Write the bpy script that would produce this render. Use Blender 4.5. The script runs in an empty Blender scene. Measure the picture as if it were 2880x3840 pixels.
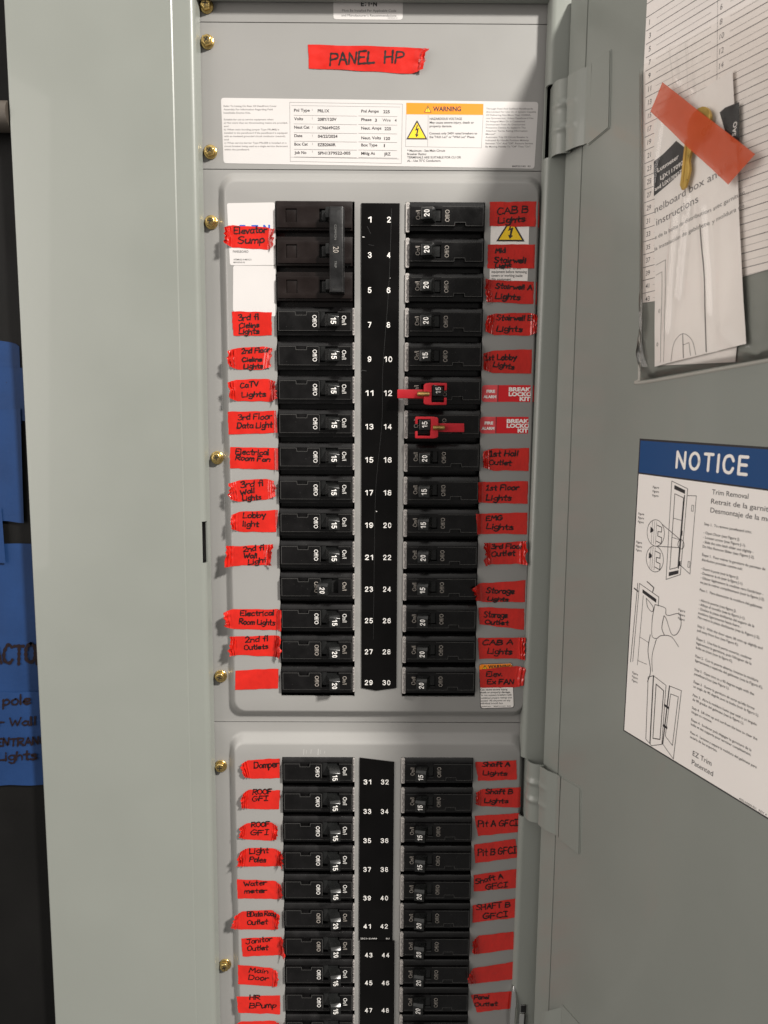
import bpy, bmesh, math, random
from mathutils import Vector, Matrix, noise

random.seed(7)
SC = bpy.context.scene
COL = SC.collection
MM, HEIGHT = 0.001, 1.6          # the panel is laid out in millimetres, its first breaker row 1.6 m up


def W(p):                        # panel millimetres (x right, y up, z out of the wall) -> scene metres
    return Vector((p[0] * MM, -p[2] * MM, HEIGHT + p[1] * MM))


# ------------------------------------------------------------------ camera
cam = bpy.data.objects.new('camera', bpy.data.cameras.new('camera'))
COL.objects.link(cam)
SC.camera = cam
cam.data.sensor_fit = 'VERTICAL'
cam.data.sensor_height = 36.0
cam.data.lens = 36.0 * 2662.184 / 3840
cam.data.clip_start, cam.data.clip_end = 0.01, 60
rx, ry, rz = 0.11715, 0.003852, -0.004857
Mx = Matrix(((1, 0, 0), (0, math.cos(rx), -math.sin(rx)), (0, math.sin(rx), math.cos(rx))))
My = Matrix(((math.cos(ry), 0, math.sin(ry)), (0, 1, 0), (-math.sin(ry), 0, math.cos(ry))))
Mz = Matrix(((math.cos(rz), -math.sin(rz), 0), (math.sin(rz), math.cos(rz), 0), (0, 0, 1)))
R = Mz @ Mx @ My
cm = Matrix.Identity(4)
for i in range(3):
    a = R[i]
    cm[0][i], cm[1][i], cm[2][i] = a[0], -a[2], a[1]
cm.translation = W((2.348, -153.729, 548.826))
cam.matrix_world = cm
cam.data.dof.use_dof = True
cam.data.dof.focus_distance = 0.548
cam.data.dof.aperture_fstop = 15.0

# ------------------------------------------------------------------ room light
world = bpy.data.worlds.new('World')
SC.world = world
world.use_nodes = True
bg = world.node_tree.nodes['Background']
bg.inputs['Color'].default_value = (1.0, 0.965, 0.915, 1)
wt = world.node_tree
wc = wt.nodes.new('ShaderNodeTexCoord')
ws = wt.nodes.new('ShaderNodeSeparateXYZ')
wm = wt.nodes.new('ShaderNodeMapRange')      # a dim room whose ceiling is the brightest part
wm.interpolation_type = 'SMOOTHSTEP'
wm.inputs[1].default_value, wm.inputs[2].default_value = 0.25, 1.0
wm.inputs[3].default_value, wm.inputs[4].default_value = 0.19, 1.15
wt.links.new(wc.outputs['Generated'], ws.inputs[0])
wt.links.new(ws.outputs['Z'], wm.inputs[0])
wt.links.new(wm.outputs[0], bg.inputs['Strength'])


def lamp(name, pos, target, size, power, color, shape='DISK'):
    d = bpy.data.lights.new(name, 'AREA')
    d.shape, d.size, d.energy, d.color = shape, size, power, color
    o = bpy.data.objects.new(name, d)
    COL.objects.link(o)
    o.location = W(pos)
    o.rotation_euler = (W(target) - W(pos)).to_track_quat('-Z', 'Y').to_euler()
    return o


lamp('ceiling_lamp', (2190, 2350, 2500), (-40, -250, 0), 0.42, 318, (1.0, 0.955, 0.89))
lamp('room_bounce', (-1700, 100, 1000), (150, -250, 100), 1.5, 25, (1.0, 0.925, 0.865), 'SQUARE')

SC.view_settings.view_transform = 'Standard'
SC.view_settings.look = 'None'
SC.view_settings.exposure = 0
SC.view_settings.gamma = 1
SC.render.engine = 'CYCLES'


# ------------------------------------------------------------------ materials
def mat(name, col, rough=0.5, metal=0.0, coat=0.0, var=0.0, vscale=40, bump=0.0, bscale=300, spec=0.5, alpha=1.0,
        trans=0.0, wave=0.0, dust=0.0):
    m = bpy.data.materials.new(name)
    m.use_nodes = True
    nt = m.node_tree
    b = nt.nodes['Principled BSDF']
    b.inputs['Base Color'].default_value = (*col, 1)
    b.inputs['Roughness'].default_value = rough
    b.inputs['Metallic'].default_value = metal
    b.inputs['Coat Weight'].default_value = coat
    b.inputs['Specular IOR Level'].default_value = spec
    b.inputs['Alpha'].default_value = alpha
    b.inputs['Transmission Weight'].default_value = trans
    tc = nt.nodes.new('ShaderNodeTexCoord')
    oi = nt.nodes.new('ShaderNodeObjectInfo')
    of = nt.nodes.new('ShaderNodeVectorMath')    # every copy gets its own patch of the pattern
    of.operation = 'MULTIPLY_ADD'
    of.inputs[1].default_value = (3.1, 5.7, 4.3)
    nt.links.new(oi.outputs['Random'], of.inputs[0])
    nt.links.new(tc.outputs['Object'], of.inputs[2])
    if var:
        n = nt.nodes.new('ShaderNodeTexNoise')
        n.inputs['Scale'].default_value = vscale
        n.inputs['Detail'].default_value = 6
        nt.links.new(of.outputs[0], n.inputs['Vector'])
        r = nt.nodes.new('ShaderNodeMapRange')
        r.inputs[1].default_value, r.inputs[2].default_value = 0.3, 0.7
        r.inputs[3].default_value, r.inputs[4].default_value = 1 - var, 1 + var
        nt.links.new(n.outputs['Fac'], r.inputs[0])
        mx = nt.nodes.new('ShaderNodeVectorMath')
        mx.operation = 'MULTIPLY'
        mx.inputs[0].default_value = col
        nt.links.new(r.outputs[0], mx.inputs[1])
        base = mx.outputs[0]
        if dust:
            nd = nt.nodes.new('ShaderNodeTexNoise')
            nd.inputs['Scale'].default_value = 620
            nd.inputs['Detail'].default_value = 3
            nt.links.new(of.outputs[0], nd.inputs['Vector'])
            rd = nt.nodes.new('ShaderNodeMapRange')
            rd.inputs[1].default_value, rd.inputs[2].default_value = 0.70, 0.80
            rd.inputs[3].default_value, rd.inputs[4].default_value = 0.0, dust
            nt.links.new(nd.outputs['Fac'], rd.inputs[0])
            md_ = nt.nodes.new('ShaderNodeMix')
            md_.data_type = 'RGBA'
            nt.links.new(rd.outputs[0], md_.inputs['Factor'])
            nt.links.new(base, md_.inputs[6])
            md_.inputs[7].default_value = (0.16, 0.155, 0.15, 1)
            base = md_.outputs[2]
        nt.links.new(base, b.inputs['Base Color'])
        rr = nt.nodes.new('ShaderNodeMapRange')
        rr.inputs[1].default_value, rr.inputs[2].default_value = 0.3, 0.7
        rr.inputs[3].default_value, rr.inputs[4].default_value = max(0.05, rough - 0.07), rough + 0.07
        nt.links.new(n.outputs['Fac'], rr.inputs[0])
        nt.links.new(rr.outputs[0], b.inputs['Roughness'])
    if bump:
        n2 = nt.nodes.new('ShaderNodeTexNoise')
        n2.inputs['Scale'].default_value = bscale
        n2.inputs['Detail'].default_value = 4
        nt.links.new(tc.outputs['Object'], n2.inputs['Vector'])
        bp = nt.nodes.new('ShaderNodeBump')
        bp.inputs['Strength'].default_value = bump
        bp.inputs['Distance'].default_value = 0.0006
        nt.links.new(n2.outputs['Fac'], bp.inputs['Height'])
        if wave:                 # slow undulation of pressed sheet metal
            n3 = nt.nodes.new('ShaderNodeTexNoise')
            n3.inputs['Scale'].default_value = 9
            n3.inputs['Detail'].default_value = 1
            nt.links.new(tc.outputs['Object'], n3.inputs['Vector'])
            b3 = nt.nodes.new('ShaderNodeBump')
            b3.inputs['Strength'].default_value = wave
            b3.inputs['Distance'].default_value = 0.006
            nt.links.new(n3.outputs['Fac'], b3.inputs['Height'])
            nt.links.new(b3.outputs['Normal'], bp.inputs['Normal'])
        nt.links.new(bp.outputs['Normal'], b.inputs['Normal'])
    return m


STEEL = mat('grey_enamel', (0.226, 0.239, 0.217), 0.36, var=0.02, vscale=14, bump=0.03, bscale=420, coat=0.15, wave=0.10)
COVER = mat('grey_cover_enamel', (0.268, 0.264, 0.255), 0.38, var=0.02, vscale=14, bump=0.03, bscale=420, coat=0.1, wave=0.06)
SCUFF = mat('bare_scuff', (0.46, 0.455, 0.44), 0.35)
INSIDE = mat('dark_interior', (0.03, 0.03, 0.032), 0.7)
PLASTIC = mat('breaker_black', (0.0040, 0.0037, 0.0039), 0.27, spec=0.40, dust=0.28, var=0.35, vscale=90, bump=0.10, bscale=1400)
PLASTIC_BROWN = mat('breaker_brown_black', (0.0085, 0.0050, 0.0044), 0.30, spec=0.4, var=0.25, vscale=60, bump=0.10, bscale=1400)
SIDEPAPER = mat('breaker_side_label', (0.40, 0.375, 0.355), 0.5)
HANDLE = mat('handle_black', (0.011, 0.0115, 0.0115), 0.25, var=0.25, vscale=150, bump=0.10, bscale=1500)
TIE = mat('handle_tie_black', (0.009, 0.009, 0.0095), 0.38, var=0.5, vscale=110, bump=0.15, bscale=600)
EDGE_GLINT = mat('painted_edge_glint', (0.055, 0.054, 0.052), 0.4)  # paler plastic painted where the moulded edges would catch light
PIT = mat('slot_black', (0.004, 0.004, 0.004), 0.6)
PRINT = mat('white_print', (0.82, 0.80, 0.77), 0.5)
PRINT_DIM = mat('worn_white_print', (0.36, 0.325, 0.29), 0.5)
MOULD = mat('moulded_lettering', (0.16, 0.16, 0.155), 0.4)
STRIP = mat('number_strip_black', (0.0028, 0.0025, 0.0025), 0.24, spec=0.22, var=0.3, vscale=30)
SCRATCH = mat('pale_scratch', (0.028, 0.028, 0.028), 0.5)
LIT_PAPER = mat('white_label_dimmed_lit', (0.57, 0.55, 0.54), 0.42, var=0.015, vscale=25)  # label white darkened for labels lying in the lamp light
SHADE_PAPER = mat('white_label_raised_shade', (0.84, 0.80, 0.765), 0.35, var=0.012, vscale=25)  # label white brightened in colour for labels lying in shade
DOC = mat('document_paper', (0.84, 0.785, 0.75), 0.6, var=0.03, vscale=18)
DOC2 = mat('leaflet_paper', (0.85, 0.81, 0.78), 0.6, var=0.03, vscale=22)
INK = mat('black_ink', (0.022, 0.020, 0.022), 0.5)
GREYINK = mat('grey_ink', (0.15, 0.14, 0.14), 0.5)
MARKER = mat('marker_ink', (0.014, 0.003, 0.003), 0.4)
BLUEMARK = mat('brown_marker_on_blue', (0.010, 0.004, 0.005), 0.6, spec=0.2)
RED = mat('red_vinyl_tape', (0.53, 0.0155, 0.009), 0.2, var=0.10, vscale=70, bump=0.36, bscale=130, coat=0.4)
REDDARK = mat('red_lockout_plastic', (0.50, 0.012, 0.022), 0.45, var=0.08, vscale=80, bump=0.1, bscale=700)
FIRERED = mat('red_sticker', (0.62, 0.010, 0.016), 0.4)
FIREPINK = mat('faded_red_sticker', (0.70, 0.075, 0.085), 0.42, var=0.12, vscale=160)
ORANGE = mat('warning_orange', (0.90, 0.255, 0.006), 0.42)
YELLOW = mat('warning_yellow', (0.85, 0.56, 0.02), 0.42)
BLUE = mat('notice_blue', (0.007, 0.055, 0.18), 0.35)
LOGOBLUE = mat('logo_blue', (0.01, 0.08, 0.42), 0.4)
BRASS = mat('yellow_zinc', (0.72, 0.52, 0.20), 0.22, 1.0, var=0.15, vscale=400, bump=0.2, bscale=900)
KEYBRASS = mat('key_brass', (0.56, 0.37, 0.10), 0.33, 0.85, var=0.1, vscale=200)
SCREWBRASS = mat('dull_brass', (0.42, 0.29, 0.11), 0.36, 0.9, var=0.2, vscale=300, bump=0.3, bscale=900)
CHROME = mat('chrome', (0.75, 0.75, 0.73), 0.12, 1.0)
BLUETAPE = mat('blue_masking_tape', (0.0075, 0.032, 0.108), 0.6, spec=0.25, var=0.12, vscale=35, bump=0.25, bscale=250)
WALL = mat('black_wall', (0.0032, 0.0030, 0.0028), 0.6, spec=0.2, var=0.35, vscale=12, bump=0.1, bscale=200)
CONDUIT = mat('beige_conduit', (0.075, 0.063, 0.052), 0.45, var=0.1, vscale=40)
OTAPE = mat('orange_film_tape', (0.54, 0.068, 0.013), 0.32, var=0.05, vscale=60, bump=0.25, bscale=90, alpha=0.82)
SLEEVE = bpy.data.materials.new('clear_vinyl')
SLEEVE.use_nodes = True
_n = SLEEVE.node_tree
_n.nodes.remove(_n.nodes['Principled BSDF'])
_t, _g, _x, _f = [_n.nodes.new('ShaderNode' + k) for k in ('BsdfTransparent', 'BsdfGlossy', 'MixShader', 'Fresnel')]
_t.inputs['Color'].default_value = (0.975, 0.97, 0.96, 1)
_g.inputs['Roughness'].default_value = 0.13
_f.inputs['IOR'].default_value = 1.5
_c, _z, _b = [_n.nodes.new('ShaderNode' + k) for k in ('TexCoord', 'TexNoise', 'Bump')]
_z.inputs['Scale'].default_value = 38
_z.inputs['Detail'].default_value = 2
_b.inputs['Strength'].default_value = 0.5
_b.inputs['Distance'].default_value = 0.002
for a_, b_ in ((_c.outputs['Object'], _z.inputs['Vector']), (_z.outputs['Fac'], _b.inputs['Height']), (_b.outputs['Normal'], _g.inputs['Normal']),
               (_b.outputs['Normal'], _f.inputs['Normal']), (_f.outputs[0], _x.inputs[0]), (_t.outputs[0], _x.inputs[1]), (_g.outputs[0], _x.inputs[2]),
               (_x.outputs[0], _n.nodes['Material Output'].inputs['Surface'])):
    _n.links.new(a_, b_)
SLEEVE_RIM = mat('vinyl_weld', (0.55, 0.53, 0.48), 0.2, alpha=0.6)


# ------------------------------------------------------------------ mesh builder
def rrect(x0, x1, y0, y1, r, n=6):
    pts = []
    for cx, cy, a in ((x1 - r, y1 - r, 0), (x0 + r, y1 - r, 90), (x0 + r, y0 + r, 180), (x1 - r, y0 + r, 270)):
        for i in range(n + 1):
            t = math.radians(a + 90 * i / n)
            pts.append((cx + r * math.cos(t), cy + r * math.sin(t)))
    return pts


def catmull(p, step):
    if len(p) < 3:
        pts = p
    else:
        q = [p[0]] + p + [p[-1]]
        pts = []
        for i in range(1, len(q) - 2):
            for k in range(6):
                t = k / 6
                a, b, c, d = q[i - 1], q[i], q[i + 1], q[i + 2]
                pts.append(tuple(0.5 * (2 * b[j] + (c[j] - a[j]) * t + (2 * a[j] - 5 * b[j] + 4 * c[j] - d[j]) * t * t +
                                        (3 * b[j] - a[j] - 3 * c[j] + d[j]) * t ** 3) for j in (0, 1)))
        pts.append(p[-1])
    out = [pts[0]]
    for a, b in zip(pts, pts[1:]):
        n = max(1, int(math.dist(a, b) / step))
        for i in range(1, n + 1):
            out.append((a[0] + (b[0] - a[0]) * i / n, a[1] + (b[1] - a[1]) * i / n))
    return out


_tcache = {}


def text_geo(txt, bold):
    key = (txt, bold)
    if key not in _tcache:
        c = bpy.data.curves.new('lettering', 'FONT')
        c.body = txt
        c.size = 1.0
        c.resolution_u = 3
        c.offset = bold
        o = bpy.data.objects.new('lettering', c)
        me = bpy.data.meshes.new_from_object(o)
        vs = [(v.co.x, v.co.y) for v in me.vertices]
        fs = [tuple(p.vertices) for p in me.polygons]
        bpy.data.objects.remove(o)
        bpy.data.curves.remove(c)
        bpy.data.meshes.remove(me)
        _tcache[key] = (vs, fs)
    return _tcache[key]


CAP = max(v[1] for v in text_geo('H', 0.0)[0])


class MB:
    def __init__(s, xf=None):
        s.v, s.f, s.m, s.xf = [], [], [], xf
        s.k = 0

    def add(s, vs, fs, m=0):
        n = len(s.v)
        s.v += [tuple(v) for v in vs]
        s.f += [tuple(i + n for i in f) for f in fs]
        s.m += [m] * len(fs)
        return s

    def box(s, x0, x1, y0, y1, z0, z1, m=0):
        v = [(x, y, z) for z in (z0, z1) for y in (y0, y1) for x in (x0, x1)]
        return s.add(v, [(0, 2, 3, 1), (4, 5, 7, 6), (0, 1, 5, 4), (2, 6, 7, 3), (0, 4, 6, 2), (1, 3, 7, 5)], m)

    def prism(s, pts, z0, z1, m=0, side=None):
        n = len(pts)
        s.add([(x, y, z1) for x, y in pts], [tuple(range(n))], m)
        s.add([(x, y, z0) for x, y in pts] + [(x, y, z1) for x, y in pts],
              [(i, (i + 1) % n, n + (i + 1) % n, n + i) for i in range(n)] + [tuple(range(n - 1, -1, -1))],
              m if side is None else side)
        return s

    def flat(s, pts, z, m=0):
        return s.add([(x, y, z) for x, y in pts], [tuple(range(len(pts)))], m)

    def cells(s, xs, ys, skip, z0, z1, m=0):
        full = {(i, j) for i in range(len(xs) - 1) for j in range(len(ys) - 1)} - set(skip)
        idx, vs, fs = {}, [], []

        def g(i, j, z):
            if (i, j, z) not in idx:
                idx[(i, j, z)] = len(vs)
                vs.append((xs[i], ys[j], z))
            return idx[(i, j, z)]
        for i, j in full:
            fs.append((g(i, j, z1), g(i + 1, j, z1), g(i + 1, j + 1, z1), g(i, j + 1, z1)))
            for di, dj, a, b in ((-1, 0, (i, j + 1), (i, j)), (1, 0, (i + 1, j), (i + 1, j + 1)),
                                 (0, -1, (i, j), (i + 1, j)), (0, 1, (i + 1, j + 1), (i, j + 1))):
                if (i + di, j + dj) not in full:
                    fs.append((g(*a, z0), g(*b, z0), g(*b, z1), g(*a, z1)))
        return s.add(vs, fs, m)

    def lathe(s, prof, c, axis='z', n=20, m=0):          # prof: (radius, height)
        vs, fs = [], []
        for r, h in prof:
            for i in range(n):
                t = 2 * math.pi * i / n
                a, b = r * math.cos(t), r * math.sin(t)
                vs.append((c[0] + a, c[1] + b, c[2] + h) if axis == 'z' else (c[0] + h, c[1] + a, c[2] + b))
        for k in range(len(prof) - 1):
            for i in range(n):
                j = (i + 1) % n
                fs.append((k * n + i, k * n + j, k * n + n + j, k * n + n + i))
        fs.append(tuple((len(prof) - 1) * n + i for i in range(n)))
        return s.add(vs, fs, m)

    def ribbon(s, pts, w, z, m=0, surf=None, wob=0.0):
        s.k += 1
        dz = (s.k % 23) * 0.004
        vs, fs = [], []
        n = len(pts)
        L, Rr = [], []
        for i, p in enumerate(pts):
            a, b = pts[max(0, i - 1)], pts[min(n - 1, i + 1)]
            dx, dy = b[0] - a[0], b[1] - a[1]
            d = math.hypot(dx, dy) or 1
            h = w / 2 * (1 + wob * math.sin(i * 0.9 + s.k))
            L.append((p[0] - dy / d * h, p[1] + dx / d * h))
            Rr.append((p[0] + dy / d * h, p[1] - dx / d * h))

        def P(q):
            return (q[0], q[1], (surf(*q) if surf else 0) + z + dz)
        for a, b in zip(L, Rr):
            vs += [P(a), P(b)]
        for i in range(n - 1):
            fs.append((2 * i, 2 * i + 1, 2 * i + 3, 2 * i + 2))
        for e, q in ((0, pts[0]), (n - 1, pts[-1])):     # round ends
            o = pts[1] if e == 0 else pts[-2]
            ang = math.atan2(q[1] - o[1], q[0] - o[0])
            b0 = len(vs)
            vs += [P((q[0] + w / 2 * math.cos(ang + t), q[1] + w / 2 * math.sin(ang + t)))
                   for t in (-1.57, -0.8, 0, 0.8, 1.57)]
            fs.append(tuple(range(b0, b0 + 5)))
        return s.add(vs, fs, m)

    def line(s, pts, w, z, m=0, close=False):
        pts = list(pts) + ([pts[0]] if close else [])
        for a, b in zip(pts, pts[1:]):
            s.ribbon([a, b], w, z, m)
        return s

    def text(s, txt, x, y, h, z, m=0, width=None, ang=0.0, bold=0.0, align='l', surf=None, squeeze=1.0):
        vs, fs = text_geo(txt, bold)
        if not vs:
            return s
        x0, x1 = min(v[0] for v in vs), max(v[0] for v in vs)
        ky = h / CAP
        kx = width / (x1 - x0) if width else ky * squeeze
        off = {'l': x0, 'c': (x0 + x1) / 2, 'r': x1}[align]
        c, q = math.cos(ang), math.sin(ang)
        out = []
        for a, b in vs:
            a, b = (a - off) * kx, b * ky
            X, Y = x + a * c - b * q, y + a * q + b * c
            out.append((X, Y, (surf(X, Y) if surf else 0) + z))
        return s.add(out, fs, m)

    def write(s, txt, x0, y0, x1, y1, cap, z, m=0, w=0.95, surf=None, slant=0.06):
        total = sum(GLYPH[c][0] for c in txt) or 1
        Lh = math.hypot(x1 - x0, y1 - y0)
        k = Lh / (total - 0.1)
        c, q = (x1 - x0) / Lh, (y1 - y0) / Lh
        pen = 0.0
        for ch in txt:
            adv, strokes = GLYPH[ch]
            jy, js, jr = random.uniform(-.05, .05), random.uniform(.92, 1.08), random.uniform(-.05, .05)
            for st in strokes:
                smooth = st[0] == '~'
                pts = []
                for p in st.lstrip('~').split():
                    a, b = map(float, p.split(','))
                    a += random.uniform(-.02, .02)
                    b = (b + random.uniform(-.02, .02)) * js + jy
                    a2, b2 = (pen + a + slant * b + jr * b) * k, b * cap
                    pts.append((x0 + a2 * c - b2 * q, y0 + a2 * q + b2 * c))
                if smooth:
                    pts = catmull(pts, 0.5)
                else:
                    pts = [r for a, b in zip(pts, pts[1:]) for r in catmull([a, b], 0.6)[:-1]] + [pts[-1]]
                s.ribbon(pts, w * random.uniform(.82, 1.15), z, m, surf, 0.2)
            pen += adv
        return s

    def sans(s, txt, x, y, h, z, m=0, width=None, ang=0.0, align='l', t=.19):
        """bold grotesque figures and capitals drawn as strokes of one weight"""
        gap = .17
        ws = [SANS[c][0] + t for c in txt]
        total = sum(ws) + gap * (len(txt) - 1)
        kx = width / total if width else h
        pen = {'l': 0, 'c': -total / 2, 'r': -total}[align]
        c, q = math.cos(ang), math.sin(ang)
        for ch, wd in zip(txt, ws):
            for st in SANS[ch][1]:
                pts = [tuple(map(float, v.split(','))) for v in st.lstrip('~').split()]
                pts = [((pen + t / 2 + a) * kx, (t / 2 + b * (1 - t)) * h) for a, b in pts]
                if st[0] == '~':
                    pts = catmull(pts, h * .12)
                pts = [(x + a * c - b * q, y + a * q + b * c) for a, b in pts]
                if st[0] == '~':
                    s.ribbon(pts, t * h * .5 + t * kx * .5, z, m)
                else:
                    for a, b in zip(pts, pts[1:]):
                        s.ribbon([a, b], t * h * .5 + t * kx * .5, z, m)
            pen += wd + gap
        return s

    def build(s, name, mats, parent=None, origin=(0, 0, 0), bevel=0.0, segs=2, sharp=35, smooth=True, thick=0.0):
        me = bpy.data.meshes.new(name)
        vs = [s.xf(*v) for v in s.v] if s.xf else s.v
        o0 = origin
        me.from_pydata([((x - o0[0]) * MM, -(z - o0[2]) * MM, (y - o0[1]) * MM) for x, y, z in vs], [], s.f)
        for p, m in zip(me.polygons, s.m):
            p.material_index = m
            p.use_smooth = smooth
        for m in (mats if isinstance(mats, (list, tuple)) else [mats]):
            me.materials.append(m)
        bm = bmesh.new()
        bm.from_mesh(me)
        bmesh.ops.remove_doubles(bm, verts=bm.verts, dist=1e-7)
        if bevel:
            es = [e for e in bm.edges if len(e.link_faces) == 2 and e.calc_face_angle(0) > 0.6]
            bmesh.ops.bevel(bm, geom=es, offset=bevel * MM, segments=segs, affect='EDGES', profile=0.6,
                            clamp_overlap=True)
        bm.to_mesh(me)
        bm.free()
        if smooth:
            me.set_sharp_from_angle(angle=math.radians(sharp))
        o = bpy.data.objects.new(name, me)
        COL.objects.link(o)
        if parent:
            o.parent = parent
        else:
            o.location = W(origin)
        if thick:
            md = o.modifiers.new('sheet thickness', 'SOLIDIFY')
            md.thickness, md.offset = thick * MM, -1
            es = o.modifiers.new('crisp rims', 'EDGE_SPLIT')
            es.split_angle = math.radians(sharp)
        return o


def fill_polys(mb, loops, z, m=0):
    """flat face bounded by the first loop with the other loops as holes"""
    bm = bmesh.new()
    es = []
    for lp in loops:
        vs = [bm.verts.new((x, y, 0)) for x, y in lp]
        es += [bm.edges.new((vs[i], vs[(i + 1) % len(vs)])) for i in range(len(vs))]
    bmesh.ops.triangle_fill(bm, use_beauty=True, edges=es, normal=(0, 0, 1))
    bm.verts.index_update()
    mb.add([(v.co.x, v.co.y, z) for v in bm.verts],
           [tuple(v.index for v in (f.verts if f.normal.z >= 0 else reversed(list(f.verts)))) for f in bm.faces], m)
    bm.free()


def tag(o, label, cat, group=None, kind=None):
    o['label'] = label
    o['category'] = cat
    if group:
        o['group'] = group
    if kind:
        o['kind'] = kind
    return o


def thing(name, origin, label, cat, group=None):
    o = bpy.data.objects.new(name, None)
    o.empty_display_size = 0.02
    COL.objects.link(o)
    o.location = W(origin)
    return tag(o, label, cat, group)


def _ell(cx, cy, a, b, n=14):
    return '~' + ' '.join(f'{cx + a * math.cos(6.2832 * i / n):.3f},{cy + b * math.sin(6.2832 * i / n):.3f}' for i in range(n + 1))


SANS = {'0': (.36, [_ell(.18, .5, .18, .5)]), '1': (.2, ["0,.78 .2,1 .2,0"]),
 '2': (.38, ["~0,.72 .04,.92 .19,1 .34,.92 .37,.72 .28,.47 .1,.22 0,0", "0,0 .38,0"]),
 '3': (.38, ["~0,.8 .06,.95 .19,1 .33,.92 .34,.66 .16,.54", "~.16,.54 .36,.44 .38,.18 .24,0 .08,.02 0,.2"]),
 '4': (.42, [".3,0 .3,1 0,.28 .42,.28"]),
 '5': (.38, [".35,1 .06,1 .03,.48", "~.03,.48 .19,.62 .35,.5 .38,.25 .28,.03 .1,0 0,.18"]),
 '6': (.38, ["~.36,.82 .27,.98 .13,.96 .02,.7 0,.35 .07,.06 .2,0 .34,.1 .38,.32 .3,.55 .18,.6 .03,.45"]),
 '7': (.38, ["0,1 .38,1 .13,0"]), '8': (.38, [_ell(.19, .77, .16, .23), _ell(.19, .27, .19, .27)]),
 '9': (.38, ["~.02,.18 .11,.02 .25,.04 .36,.3 .38,.65 .31,.94 .18,1 .04,.9 0,.68 .08,.45 .2,.4 .35,.55"]),
 'N': (.52, ["0,0 0,1 .52,0 .52,1"]), 'O': (.58, [_ell(.29, .5, .29, .5)]), 'T': (.5, ["0,1 .5,1", ".25,1 .25,0"]),
 'I': (.0, ["0,0 0,1"]), 'C': (.53, ["~.53,.72 .42,.95 .27,1 .08,.88 0,.5 .08,.12 .27,0 .42,.05 .53,.28"]),
 'E': (.44, ["0,0 0,1", "0,1 .44,1", "0,.53 .4,.53", "0,0 .44,0"])}

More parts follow.
